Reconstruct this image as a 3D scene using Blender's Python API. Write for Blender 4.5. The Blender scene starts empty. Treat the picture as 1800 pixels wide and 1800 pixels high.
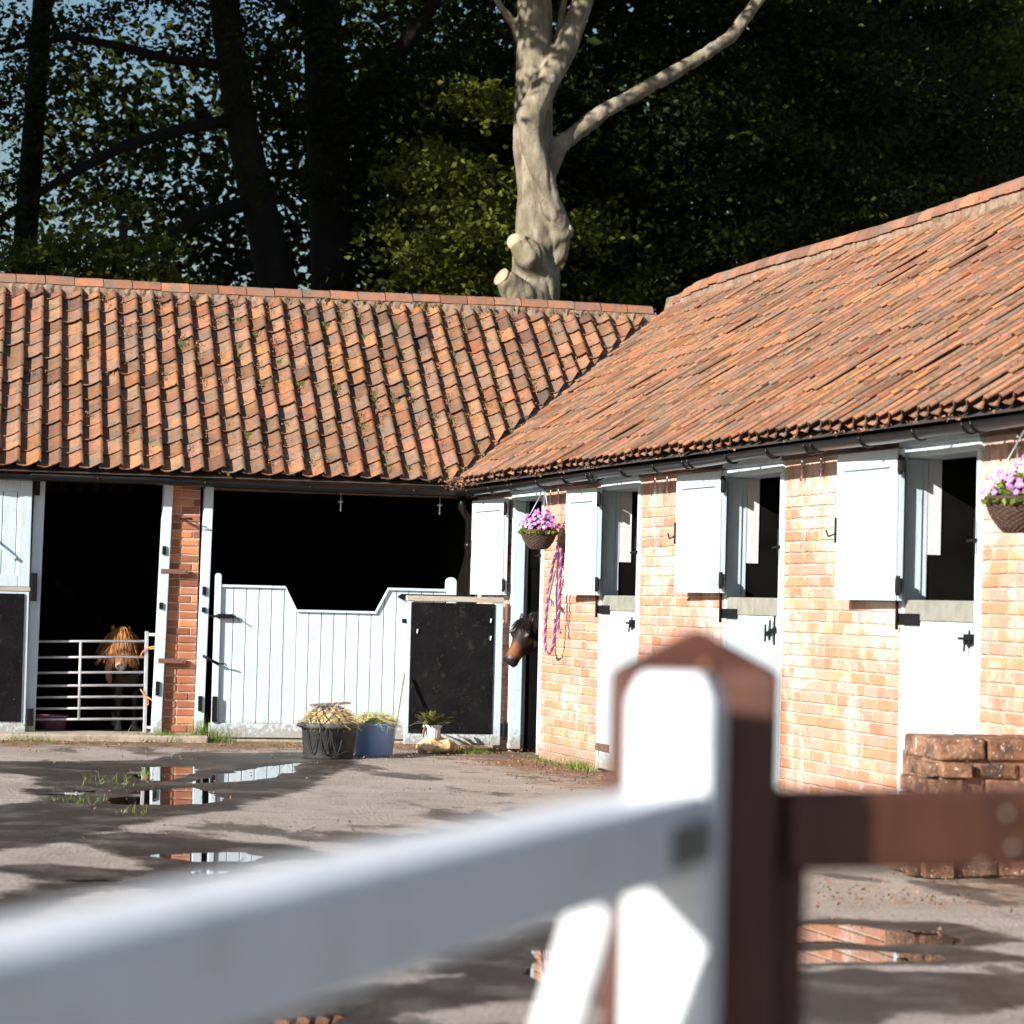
import bpy, bmesh, math, random
import numpy as np
from mathutils import Vector, Matrix, noise as mnoise
random.seed(7); RNG = np.random.default_rng(11)
SC = bpy.context.scene; COL = SC.collection
R = math.radians
# ------------------------------------------------------------------ camera
CAM = np.array([-6.7204, -26.7271, 1.3835])
FW = np.array([.25567089, .96625432, .03138453]); RT = np.array([.96622778, -.2564754, .02498508]); UP = np.array([-.0321913, -.02393665, .99919505])
cd = bpy.data.cameras.new('camera'); cam = bpy.data.objects.new('camera', cd); COL.objects.link(cam)
cam.matrix_world = Matrix(((RT[0], UP[0], -FW[0], CAM[0]), (RT[1], UP[1], -FW[1], CAM[1]), (RT[2], UP[2], -FW[2], CAM[2]), (0, 0, 0, 1)))
cd.sensor_width = 36; cd.lens = 100; cd.clip_start = .1; cd.clip_end = 9000
cd.dof.use_dof = True; cd.dof.focus_distance = 23.5; cd.dof.aperture_fstop = 3.6; cd.dof.aperture_blades = 9
SC.camera = cam
def proj(p):
    v = np.asarray(p, float) - CAM; z = v @ FW
    return 900 + 5000 * (v @ RT) / z, 900 - 5000 * (v @ UP) / z, z
# ------------------------------------------------------------------ light
L = Vector((1, .55, -.50)).normalized()          # direction the sunlight travels
world = bpy.data.worlds.new('World'); SC.world = world; world.use_nodes = True
wn = world.node_tree; bg = wn.nodes['Background']
sky = wn.nodes.new('ShaderNodeTexSky'); sky.sky_type = 'NISHITA'; sky.sun_disc = False
sky.sun_elevation = math.asin(-L.z); sky.sun_rotation = math.atan2(-L.x, -L.y)
sky.air_density = 1.5; sky.dust_density = 1.2; sky.ozone_density = 5
wn.links.new(sky.outputs[0], bg.inputs[0]); bg.inputs[1].default_value = .058
sd = bpy.data.lights.new('sun', 'SUN'); sd.energy = 5.0; sd.angle = R(.53); sd.color = (1, .955, .885)
so = bpy.data.objects.new('sun', sd); COL.objects.link(so); so.rotation_euler = L.to_track_quat('-Z', 'Y').to_euler(); so.location = (-30, -20, 25)
SC.view_settings.view_transform = 'Standard'; SC.view_settings.look = 'None'; SC.view_settings.gamma = 1
SC.view_settings.exposure = 1.0; SC.view_settings.use_curve_mapping = False
SC.cycles.use_denoising = True; SC.cycles.max_bounces = 6; SC.cycles.diffuse_bounces = 3; SC.cycles.glossy_bounces = 3
SC.cycles.transmission_bounces = 3; SC.cycles.transparent_max_bounces = 8; SC.cycles.caustics_reflective = False; SC.cycles.caustics_refractive = False
SC.cycles.sample_clamp_indirect = 6; SC.cycles.use_adaptive_sampling = True; SC.cycles.adaptive_threshold = .04
# ------------------------------------------------------------------ materials
MATS = {}
def mat(name, cols, rough=.7, scale=6., detail=3, bump=0., bscale=40., rand=0., tint=None, spec=.5, metal=0., stretch=None, coords='Object', dirt=None, huevar=0., trans=None):
    """cols: colours spread over a noise; rand: value change by piece; dirt=(colour, scale, lo, hi): blotches of another colour"""
    if name in MATS: return MATS[name]
    m = bpy.data.materials.new(name); m.use_nodes = True; nt = m.node_tree; N = nt.nodes; K = nt.links
    b = N['Principled BSDF']; b.inputs['Roughness'].default_value = rough; b.inputs['Metallic'].default_value = metal
    b.inputs['Specular IOR Level'].default_value = spec
    if coords == 'World':
        g = N.new('ShaderNodeNewGeometry'); co = g.outputs['Position']
    else:
        tc = N.new('ShaderNodeTexCoord'); co = tc.outputs['Object']
    if stretch:
        mp = N.new('ShaderNodeMapping'); mp.inputs['Scale'].default_value = stretch; K.new(co, mp.inputs[0]); co = mp.outputs[0]
    oi = N.new('ShaderNodeObjectInfo'); ge = N.new('ShaderNodeNewGeometry')
    ad = N.new('ShaderNodeMath'); ad.operation = 'ADD'; K.new(oi.outputs['Random'], ad.inputs[0]); K.new(ge.outputs['Random Per Island'], ad.inputs[1])
    fr = N.new('ShaderNodeMath'); fr.operation = 'FRACT'; K.new(ad.outputs[0], fr.inputs[0]); rnd = fr.outputs[0]
    # shift the noise by piece so that copies differ
    no = N.new('ShaderNodeTexNoise'); no.noise_dimensions = '4D'; no.inputs['Scale'].default_value = scale; no.inputs['Detail'].default_value = detail; no.inputs['Roughness'].default_value = .62
    K.new(co, no.inputs['Vector'])
    mw = N.new('ShaderNodeMath'); mw.operation = 'MULTIPLY'; mw.inputs[1].default_value = 40 if rand or huevar else 0; K.new(rnd, mw.inputs[0]); K.new(mw.outputs[0], no.inputs['W'])
    rp = N.new('ShaderNodeValToRGB'); K.new(no.outputs['Fac'], rp.inputs[0])
    el = rp.color_ramp.elements
    n = len(cols); lo, hi = .33, .67
    while len(el) < n: el.new(.5)
    for i, c in enumerate(cols): el[i].position = lo + (hi - lo) * i / max(1, n - 1); el[i].color = (*c, 1)
    out = rp.outputs[0]
    if tint:                                         # ramp over the piece's random number, mixed in
        r2 = N.new('ShaderNodeValToRGB'); r2.color_ramp.interpolation = 'LINEAR'; e2 = r2.color_ramp.elements
        while len(e2) < len(tint): e2.new(.5)
        for i, c in enumerate(tint): e2[i].position = i / max(1, len(tint) - 1); e2[i].color = (*c, 1)
        K.new(rnd, r2.inputs[0])
        mx = N.new('ShaderNodeMix'); mx.data_type = 'RGBA'; mx.inputs[0].default_value = .6
        K.new(out, mx.inputs[6]); K.new(r2.outputs[0], mx.inputs[7]); out = mx.outputs[2]
    if dirt:
        for (dc, ds, dlo, dhi, amt) in dirt:
            d = N.new('ShaderNodeTexNoise'); d.noise_dimensions = '4D'; d.inputs['Scale'].default_value = ds; d.inputs['Detail'].default_value = 4; d.inputs['Roughness'].default_value = .7
            g3 = N.new('ShaderNodeNewGeometry'); K.new(g3.outputs['Position'], d.inputs['Vector']); d.inputs['W'].default_value = ds * 3.1 + dlo * 17
            mr = N.new('ShaderNodeMapRange'); mr.inputs[1].default_value = dlo; mr.inputs[2].default_value = dhi; mr.inputs[4].default_value = amt; K.new(d.outputs['Fac'], mr.inputs[0])
            mx = N.new('ShaderNodeMix'); mx.data_type = 'RGBA'; K.new(mr.outputs[0], mx.inputs[0]); K.new(out, mx.inputs[6]); mx.inputs[7].default_value = (*dc, 1); out = mx.outputs[2]
    if rand or huevar:
        hs = N.new('ShaderNodeHueSaturation'); K.new(out, hs.inputs['Color'])
        mr = N.new('ShaderNodeMapRange'); mr.inputs[3].default_value = 1 - rand; mr.inputs[4].default_value = 1 + rand; K.new(rnd, mr.inputs[0]); K.new(mr.outputs[0], hs.inputs['Value'])
        if huevar:
            m7 = N.new('ShaderNodeMath'); m7.operation = 'MULTIPLY'; m7.inputs[1].default_value = 7.3; K.new(rnd, m7.inputs[0])
            f7 = N.new('ShaderNodeMath'); f7.operation = 'FRACT'; K.new(m7.outputs[0], f7.inputs[0])
            mr = N.new('ShaderNodeMapRange'); mr.inputs[3].default_value = .5 - huevar; mr.inputs[4].default_value = .5 + huevar; K.new(f7.outputs[0], mr.inputs[0]); K.new(mr.outputs[0], hs.inputs['Hue'])
        out = hs.outputs[0]
    K.new(out, b.inputs['Base Color'])
    if bump:
        bn = N.new('ShaderNodeTexNoise'); bn.inputs['Scale'].default_value = bscale; bn.inputs['Detail'].default_value = 6; K.new(co, bn.inputs['Vector'])
        bp = N.new('ShaderNodeBump'); bp.inputs['Strength'].default_value = bump; bp.inputs['Distance'].default_value = .01; K.new(bn.outputs['Fac'], bp.inputs['Height']); K.new(bp.outputs[0], b.inputs['Normal'])
    if trans:
        t = N.new('ShaderNodeBsdfTranslucent'); K.new(out, t.inputs[0]); ms = N.new('ShaderNodeMixShader'); ms.inputs[0].default_value = trans
        K.new(b.outputs[0], ms.inputs[1]); K.new(t.outputs[0], ms.inputs[2]); K.new(ms.outputs[0], N['Material Output'].inputs[0])
    MATS[name] = m; return m
M_tile = mat('clay_tile', [(.18, .085, .05), (.34, .14, .066), (.44, .195, .092)], .9, 7, bump=.5, bscale=120, rand=.28, tint=[(.10, .075, .058), (.42, .165, .065), (.21, .11, .072), (.46, .20, .085), (.30, .145, .088), (.15, .115, .088), (.24, .155, .11), (.40, .15, .065), (.19, .12, .085)], huevar=.008,
             dirt=[((.15, .105, .075), 1.1, .50, .66, .6), ((.16, .12, .088), 6.5, .48, .60, .8), ((.14, .115, .088), 17, .52, .64, .65), ((.06, .047, .037), 30, .56, .66, .75), ((.33, .29, .23), 48, .63, .70, .55), ((.22, .17, .04), 9, .64, .72, .6)], spec=.2)
M_ridge = mat('ridge_clay', [(.22, .10, .065), (.36, .15, .08)], .9, 6, bump=.5, bscale=120, rand=.25, tint=[(.2, .12, .09), (.40, .16, .085), (.27, .14, .095), (.42, .16, .075)], dirt=[((.16, .13, .105), 7, .46, .6, .8), ((.06, .05, .04), 16, .6, .72, .7)], spec=.25)
M_under = mat('roof_felt', [(.03, .022, .018), (.05, .035, .028)], .95)
M_mortar = mat('mortar', [(.50, .385, .31), (.59, .47, .39)], .95, 14, bump=.6, bscale=90, coords='World', dirt=[((.18, .14, .1), 2.2, .5, .7, .5)])
M_brickB = mat('brick_pale', [(.47, .245, .175), (.53, .325, .25)], .9, 9, bump=.5, bscale=80, rand=.12, tint=[(.50, .265, .19), (.55, .36, .285), (.48, .23, .165), (.54, .335, .255), (.52, .275, .185)], huevar=.008, stretch=(1, 1, 3),
               dirt=[((.66, .58, .52), 1.5, .50, .62, .75), ((.60, .42, .16), 2.6, .61, .70, .45), ((.2, .13, .10), 3.6, .57, .68, .6), ((.7, .64, .58), 12, .60, .68, .6)], spec=.2)
M_brickO = mat('brick_orange', [(.48, .22, .125), (.56, .28, .165)], .9, 9, bump=.6, bscale=80, rand=.14, tint=[(.53, .24, .14), (.58, .30, .19), (.47, .20, .12), (.57, .28, .16)], huevar=.008, stretch=(1, 1, 3),
               dirt=[((.66, .58, .52), 1.5, .50, .62, .75), ((.2, .13, .10), 3.6, .57, .68, .6), ((.7, .64, .58), 12, .60, .68, .6)], spec=.2)
M_brickR = mat('brick_red', [(.34, .12, .07), (.46, .19, .10)], .9, 9, bump=.5, bscale=80, rand=.2, tint=[(.27, .095, .065), (.44, .17, .09), (.33, .12, .075), (.5, .25, .15), (.55, .22, .07)], stretch=(1, 1, 3), spec=.2)
M_stone = mat('old_block', [(.08, .045, .032), (.19, .10, .062), (.27, .16, .10)], .95, 8, bump=.9, bscale=30, rand=.25, dirt=[((.05, .04, .03), 9, .5, .62, .8), ((.6, .55, .5), 42, .6, .66, .9)], spec=.2)
M_paint = mat('pale_blue_paint', [(.50, .61, .68), (.55, .655, .715), (.59, .685, .74)], .45, 3, bump=.15, bscale=25, stretch=(6, 6, .6), dirt=[((.42, .42, .40), 4, .58, .72, .5), ((.26, .235, .20), 24, .66, .71, .75)], spec=.4)
M_rail = mat('weathered_rail', [(.19, .19, .16), (.28, .275, .235)], .8, 8, bump=.2)
M_wood = mat('bare_wood', [(.36, .32, .26), (.48, .44, .38)], .8, 8, stretch=(1, 1, 8), bump=.2)
M_plate = mat('wall_plate_timber', [(.09, .05, .035), (.17, .10, .07)], .9, 10, stretch=(1, 1, 1), bump=.3)
M_black = mat('black_iron', [(.007, .007, .0075), (.012, .0115, .0115)], .6, 20, bump=.3, bscale=100, spec=.15)
M_rust = mat('rusty_iron', [(.13, .06, .04), (.2, .1, .065)], .8, 30, bump=.3, bscale=100)
M_pvc = mat('black_pvc', [(.006, .006, .0065), (.01, .01, .01)], .3, 6, dirt=[((.05, .045, .04), 12, .62, .75, .4)], spec=.3)
M_board = mat('black_rubber_board', [(.006, .0058, .0066), (.011, .0105, .0115)], .7, 5, bump=.4, bscale=30, dirt=[((.035, .033, .033), 9, .56, .66, .6), ((.16, .155, .15), 45, .64, .69, .6)], spec=.08)
M_steel = mat('galvanised_steel', [(.5, .5, .52), (.62, .62, .64)], .45, 10, metal=.6)
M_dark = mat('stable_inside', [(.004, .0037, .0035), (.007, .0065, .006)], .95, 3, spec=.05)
M_lime = mat('limewash', [(.6, .6, .62), (.72, .72, .74)], .9, 4, bump=.4, bscale=20)
M_lead = mat('lead_flashing', [(.20, .21, .23), (.33, .34, .36)], .5, 8, bump=.3)
M_concrete = mat('apron_concrete', [(.30, .24, .18), (.42, .35, .28)], .95, 5, bump=.5, coords='World', dirt=[((.15, .11, .08), 3, .5, .65, .7)])
M_rlitter = mat('catkin_litter', [(.19, .095, .052), (.32, .17, .095)], .95, 30, rand=.4)
M_moss = mat('moss', [(.06, .052, .014), (.15, .125, .034)], .95, 30, rand=.3)
M_litter = mat('dry_leaf_litter', [(.15, .065, .035), (.27, .14, .075)], .9, 30, rand=.4)
M_grass = mat('grass_blade', [(.10, .17, .02), (.2, .26, .035)], .6, 5, rand=.35, trans=.3)
M_bark = mat('beech_bark', [(.105, .088, .06), (.20, .17, .12), (.30, .265, .205)], .85, 6, bump=1., bscale=22, stretch=(1, 1, .5), dirt=[((.15, .135, .06), 1.6, .5, .66, .55), ((.05, .042, .032), 18, .60, .68, .7), ((.07, .06, .045), 7, .62, .72, .75), ((.5, .48, .44), 30, .68, .72, .6)], spec=.2)
M_cut = mat('fresh_cut_wood', [(.34, .27, .17), (.46, .38, .26)], .85, 14, bump=.3)
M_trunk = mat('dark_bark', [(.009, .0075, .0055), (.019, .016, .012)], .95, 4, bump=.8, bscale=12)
M_leaf = mat('leaf_green_shaded', [(.018, .030, .006), (.038, .054, .009)], .6, .8, rand=.35, huevar=.02, trans=.3, coords='World', spec=.12)  # the wood's shade is put into this colour, darker twin of the sunlit leaves
M_leaf2 = mat('leaf_yellow_green_sunlit', [(.075, .10, .014), (.14, .155, .022)], .55, .8, rand=.35, huevar=.02, trans=.4, coords='World', spec=.15)  # sunlit twin: brighter base colour stands in for sun on the leaves
M_post = mat('brown_stained_wood', [(.055, .0185, .0105), (.10, .034, .018)], .55, 7, bump=.2, bscale=20, stretch=(4, 4, .7), spec=.5)
M_gate = mat('white_gate_paint', [(.70, .73, .77), (.76, .785, .81)], .4, 4, bump=.15, bscale=30, stretch=(3, 3, .4), spec=.5, dirt=[((.42, .44, .36), 9, .56, .70, .5), ((.25, .23, .19), 40, .64, .70, .6)])
M_strap = mat('weathered_strap', [(.13, .12, .10), (.2, .185, .15)], .7, 20)
M_tub = mat('black_rubber_tub', [(.03, .03, .032), (.06, .06, .062)], .75, 12, bump=.4, bscale=60, dirt=[((.2, .19, .18), 90, .68, .72, .7), ((.13, .12, .115), 5, .5, .7, .5)])
M_blue = mat('blue_plastic', [(.15, .26, .50), (.19, .31, .56)], .4, 5)
M_pink = mat('mauve_plastic', [(.25, .09, .16), (.32, .12, .2)], .5, 5)
M_hay = mat('hay', [(.42, .30, .12), (.6, .46, .22)], .9, 10, rand=.35, huevar=.02)
M_haygreen = mat('green_hay', [(.36, .36, .14), (.55, .50, .26)], .9, 10, rand=.35, huevar=.03)
M_cord = mat('black_cord', [(.012, .012, .014), (.02, .02, .022)], .8)
M_bcord = mat('blue_cord', [(.02, .03, .12), (.03, .05, .18)], .8)
M_rock = mat('sandstone', [(.34, .20, .09), (.56, .40, .22), (.62, .48, .3)], .9, 6, bump=.8, bscale=14)
M_pot = mat('white_pot', [(.62, .62, .64), (.7, .7, .72)], .5, 5)
M_plant = mat('plant_leaf', [(.09, .115, .03), (.19, .19, .06)], .45, 12, rand=.4, huevar=.03, trans=.15)
M_plantred = mat('plant_leaf_red', [(.13, .05, .03), (.2, .08, .045)], .5, 12, rand=.3, trans=.15)
M_wicker = mat('wicker', [(.035, .02, .013), (.085, .05, .032)], .85, 40, bump=.5, bscale=200)
M_flower = mat('pansy_petal', [(.40, .17, .50), (.58, .34, .66)], .6, 20, rand=.35, huevar=.04, trans=.25)
M_flower2 = mat('pansy_petal_magenta', [(.42, .06, .3), (.55, .18, .42)], .6, 20, rand=.3, huevar=.03, trans=.25)
M_white = mat('petal_white', [(.75, .72, .7), (.8, .78, .76)], .6, 20)
M_bleaf = mat('basket_leaf', [(.10, .16, .02), (.24, .28, .05)], .5, 12, rand=.4, trans=.3)
M_ropeA = mat('rope_purple', [(.16, .03, .13), (.24, .05, .19)], .9, 60)
M_ropeB = mat('rope_pink', [(.34, .2, .27), (.42, .27, .34)], .9, 60)
M_web = mat('purple_webbing', [(.06, .025, .075), (.09, .04, .11)], .8, 60)
M_fleece = mat('grey_fleece', [(.2, .18, .16), (.28, .25, .22)], .95, 60)
M_twine = mat('orange_twine', [(.75, .2, .06), (.85, .27, .09)], .8)
M_eye = mat('eye', [(.006, .004, .003), (.01, .006, .004)], .08)
M_chestnut_hair = mat('chestnut_hair', [(.30, .12, .035), (.46, .21, .065)], .55, 20, rand=.35)
M_black_hair = mat('black_hair', [(.012, .009, .008), (.03, .022, .018)], .4, 20, rand=.3)
def coatmat(name):
    m = bpy.data.materials.new(name); m.use_nodes = True; nt = m.node_tree; b = nt.nodes['Principled BSDF']
    a = nt.nodes.new('ShaderNodeAttribute'); a.attribute_name = 'coat'
    no = nt.nodes.new('ShaderNodeTexNoise'); no.inputs['Scale'].default_value = 60; tc = nt.nodes.new('ShaderNodeTexCoord'); nt.links.new(tc.outputs['Object'], no.inputs[0])
    hs = nt.nodes.new('ShaderNodeHueSaturation'); mr = nt.nodes.new('ShaderNodeMapRange'); mr.inputs[3].default_value = .7; mr.inputs[4].default_value = 1.3
    nt.links.new(no.outputs[0], mr.inputs[0]); nt.links.new(mr.outputs[0], hs.inputs['Value']); nt.links.new(a.outputs['Color'], hs.inputs['Color']); nt.links.new(hs.outputs[0], b.inputs['Base Color'])
    bp = nt.nodes.new('ShaderNodeBump'); bp.inputs['Strength'].default_value = .3; bp.inputs['Distance'].default_value = .004; nt.links.new(no.outputs[0], bp.inputs['Height']); nt.links.new(bp.outputs[0], b.inputs['Normal'])
    b.inputs['Roughness'].default_value = .5; return m
M_coat = coatmat('horse_coat')
def mud(m):                                       # mud splashed on the foot of the painted boards
    nt = m.node_tree; N = nt.nodes; K = nt.links; b = N['Principled BSDF']; src = b.inputs['Base Color'].links[0].from_socket
    g = N.new('ShaderNodeNewGeometry'); sx = N.new('ShaderNodeSeparateXYZ'); K.new(g.outputs['Position'], sx.inputs[0])
    r = N.new('ShaderNodeMapRange'); r.inputs[1].default_value = .42; r.inputs[2].default_value = .02; r.inputs[3].default_value = -.25; r.inputs[4].default_value = .32; K.new(sx.outputs['Z'], r.inputs[0])
    n = N.new('ShaderNodeTexNoise'); n.inputs['Scale'].default_value = 28; n.inputs['Detail'].default_value = 5; n.inputs['Roughness'].default_value = .75; K.new(g.outputs['Position'], n.inputs[0])
    a = N.new('ShaderNodeMath'); K.new(r.outputs[0], a.inputs[0]); K.new(n.outputs[0], a.inputs[1])
    q = N.new('ShaderNodeMapRange'); q.inputs[1].default_value = .56; q.inputs[2].default_value = .72; q.inputs[4].default_value = .7; K.new(a.outputs[0], q.inputs[0])
    x = N.new('ShaderNodeMix'); x.data_type = 'RGBA'; K.new(q.outputs[0], x.inputs[0]); K.new(src, x.inputs[6]); x.inputs[7].default_value = (.26, .20, .15, 1); K.new(x.outputs[2], b.inputs['Base Color'])
mud(M_paint); mud(M_brickB); mud(M_brickO); mud(M_mortar)
# ------------------------------------------------------------------ helpers
def setp(o, label=None, cat=None, group=None, kind=None):
    if label: o['label'] = label
    if cat: o['category'] = cat
    if group: o['group'] = group
    if kind: o['kind'] = kind
    return o
def link(o, parent=None):
    COL.objects.link(o)
    if parent is not None:
        o.parent = parent
        W = Matrix.Identity(4); p = parent
        while p is not None:
            W = (p.matrix_basis if p.parent is None else p.matrix_parent_inverse @ p.matrix_basis) @ W; p = p.parent
        o.matrix_parent_inverse = W.inverted()
    return o
def thing(name, loc, label, cat, group=None):
    o = bpy.data.objects.new(name, None); COL.objects.link(o); o.location = loc; o.empty_display_size = .2
    return setp(o, label, cat, group)
def meshdata(name, V, F, m, smooth=False):
    me = bpy.data.meshes.new(name); me.from_pydata([tuple(v) for v in V], [], F); me.materials.append(m)
    if smooth: me.polygons.foreach_set('use_smooth', [True] * len(me.polygons))
    me.update(); return me
def bigmesh(name, V, F, m):
    """V (n,3) numpy, F (k,4) or (k,3) numpy"""
    me = bpy.data.meshes.new(name); n = len(V); k, c = F.shape
    me.vertices.add(n); me.vertices.foreach_set('co', np.asarray(V, np.float32).ravel())
    me.loops.add(k * c); me.loops.foreach_set('vertex_index', F.astype(np.int32).ravel())
    me.polygons.add(k); me.polygons.foreach_set('loop_start', np.arange(k, dtype=np.int32) * c)
    me.materials.append(m); me.update(calc_edges=True); me.validate(); return me
class MB:
    def __init__(s): s.V = []; s.F = []; s.S = []
    def add(s, V, F, smooth=False):
        o = len(s.V); s.V += [tuple(v) for v in V]; s.F += [tuple(i + o for i in f) for f in F]; s.S += [smooth] * len(F); return s
    def box(s, a, b, mtx=None):
        (x0, y0, z0), (x1, y1, z1) = a, b
        V = [(x0, y0, z0), (x1, y0, z0), (x1, y1, z0), (x0, y1, z0), (x0, y0, z1), (x1, y0, z1), (x1, y1, z1), (x0, y1, z1)]
        if mtx is not None: V = [mtx @ Vector(v) for v in V]
        return s.add(V, [(3, 2, 1, 0), (4, 5, 6, 7), (0, 1, 5, 4), (1, 2, 6, 5), (2, 3, 7, 6), (3, 0, 4, 7)])
    def beam(s, p, q, w, h, side=None, w2=None, h2=None):
        p = Vector(p); q = Vector(q); d = (q - p).normalized()
        sd = Vector(side) if side is not None else d.cross(Vector((0, 0, 1)))
        if sd.length < 1e-4: sd = Vector((1, 0, 0))
        sd = (sd - d * sd.dot(d)).normalized(); u = sd.cross(d); V = []
        for c, ww, hh in ((p, w, h), (q, w2 or w, h2 or h)):
            for a, b in ((-1, -1), (1, -1), (1, 1), (-1, 1)): V.append(c + sd * a * ww / 2 + u * b * hh / 2)
        return s.add(V, [(0, 1, 2, 3), (7, 6, 5, 4), (0, 4, 5, 1), (1, 5, 6, 2), (2, 6, 7, 3), (3, 7, 4, 0)])
    def tube(s, P, r, n=8, cap=True, side=None, ry=None, wob=0.):
        P = [Vector(p) for p in P]; k = len(P); r = [r] * k if not hasattr(r, '__len__') else r
        ry = r if ry is None else ([ry] * k if not hasattr(ry, '__len__') else ry)
        V = []; F = []; up = None
        for i in range(k):
            d = (P[min(i + 1, k - 1)] - P[max(i - 1, 0)]).normalized()
            if up is None:
                a = Vector(side) if side is not None else (Vector((0, 0, 1)) if abs(d.z) < .9 else Vector((1, 0, 0)))
                up = a - d * a.dot(d)
                up.normalize()
            else:
                if side is not None: up = Vector(side)
                up = up - d * up.dot(d); up.normalize()
            w = d.cross(up)
            for j in range(n):
                t = 2 * math.pi * j / n; e = 1
                if wob: q = P[i]; e = 1 + wob * mnoise.noise(Vector((q.x * 2 + math.cos(t) * 1.5, q.y * 2 + math.sin(t) * 1.5, q.z * 1.1)))
                V.append(P[i] + up * math.cos(t) * r[i] * e + w * math.sin(t) * ry[i] * e)
        for i in range(k - 1):
            for j in range(n):
                a = i * n + j; b = i * n + (j + 1) % n; F.append((a, b, b + n, a + n))
        if cap: F.append(tuple(range(n - 1, -1, -1))); F.append(tuple(range((k - 1) * n, k * n)))
        return s.add(V, F, True)
    def lathe(s, prof, n=24, c=(0, 0, 0), flute=0, fl=0.):
        V = []; F = []; k = len(prof)
        for r, z in prof:
            for j in range(n):
                t = 2 * math.pi * j / n; rr = r * (1 + (fl * (1 if j % 2 else -1) if flute else 0)); V.append((c[0] + rr * math.cos(t), c[1] + rr * math.sin(t), c[2] + z))
        for i in range(k - 1):
            for j in range(n):
                a = i * n + j; b = i * n + (j + 1) % n; F.append((a, b, b + n, a + n))
        return s.add(V, F, not flute)
    def prism(s, pts, n0, n1, axis):
        """polygon pts in the two other axes, extruded along axis between n0 and n1"""
        def mk(p, t):
            return (t, p[0], p[1]) if axis == 0 else (p[0], t, p[1]) if axis == 1 else (p[0], p[1], t)
        k = len(pts); V = [mk(p, n0) for p in pts] + [mk(p, n1) for p in pts]
        F = [tuple(range(k)), tuple(range(2 * k - 1, k - 1, -1))] + [(i, i + k, (i + 1) % k + k, (i + 1) % k) for i in range(k)]
        return s.add(V, F)
    def mesh(s, name, m):
        me = bpy.data.meshes.new(name); me.from_pydata(s.V, [], s.F); me.materials.append(m); me.polygons.foreach_set('use_smooth', s.S); me.update()
        b = bmesh.new(); b.from_mesh(me); bmesh.ops.recalc_face_normals(b, faces=b.faces); b.to_mesh(me); b.free(); return me
    def build(s, name, m, parent=None, bevel=0., kind=None, label=None):
        o = bpy.data.objects.new(name, s.mesh(name, m)); link(o, parent)
        if bevel:
            bv = o.modifiers.new('bevel', 'BEVEL'); bv.width = bevel; bv.segments = 2; bv.limit_method = 'ANGLE'
        return setp(o, label, kind=kind)
def box(name, a, b, m, parent=None, bevel=.004, mtx=None): return MB().box(a, b, mtx).build(name, m, parent, bevel)
def place(name, items, m, parent, limit=300, stuffname=None):
    """items: (mesh datablock, 4x4 matrix). The pieces that show largest are objects, the rest one joined mesh."""
    sc = []
    for i, (me, M) in enumerate(items):
        c = M.translation; x, y, z = proj(c); inside = -40 < x < 1840 and -40 < y < 1840
        sc.append((0 if inside else 1, z, i))
    sc.sort(); keep = [i for a, z, i in sc[:limit] if a == 0]; ks = set(keep); rest = [i for a, z, i in sc if i not in ks]
    for i in keep:
        o = bpy.data.objects.new(name, items[i][0]); link(o, parent)
        o.matrix_basis = items[i][1]
    groups = {}
    for i in rest: groups.setdefault(items[i][0].materials[0].name, []).append(i)
    for mn, rest in groups.items():
        V = []; F = []; S = []
        for i in rest:
            me, M = items[i]; o = len(V); V += [M @ v.co for v in me.vertices]
            for p in me.polygons: F.append(tuple(j + o for j in p.vertices)); S.append(p.use_smooth)
        me = bpy.data.meshes.new(stuffname or name + 's'); me.from_pydata([tuple(v) for v in V], [], F); me.materials.append(bpy.data.materials[mn]); me.polygons.foreach_set('use_smooth', S); me.update()
        o = bpy.data.objects.new(stuffname or name + 's', me); link(o, parent); o['kind'] = 'stuff'
def ribbons(P0, D, length, width, bend, m, name, segs=3, parent=None):
    """many thin tapering blades: P0 (n,3), D (n,3) unit directions, bend (n,3) added with t^2"""
    n = len(P0); T = np.linspace(0, 1, segs + 1); side = np.cross(D, RNG.normal(size=(n, 3))); side /= np.linalg.norm(side, axis=1)[:, None] + 1e-9
    V = np.zeros((n, (segs + 1) * 2, 3)); length = np.broadcast_to(length, (n,)); width = np.broadcast_to(width, (n,))
    for i, t in enumerate(T):
        c = P0 + D * (length * t)[:, None] + bend * (length * t * t)[:, None]; w = (width * (1 - .85 * t))[:, None] * .5
        V[:, 2 * i] = c - side * w; V[:, 2 * i + 1] = c + side * w
    base = (np.arange(n) * (segs + 1) * 2)[:, None, None]
    q = np.array([[2 * i, 2 * i + 1, 2 * i + 3, 2 * i + 2] for i in range(segs)])[None]
    o = bpy.data.objects.new(name, bigmesh(name, V.reshape(-1, 3), (base + q).reshape(-1, 4), m)); return link(o, parent)
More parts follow.
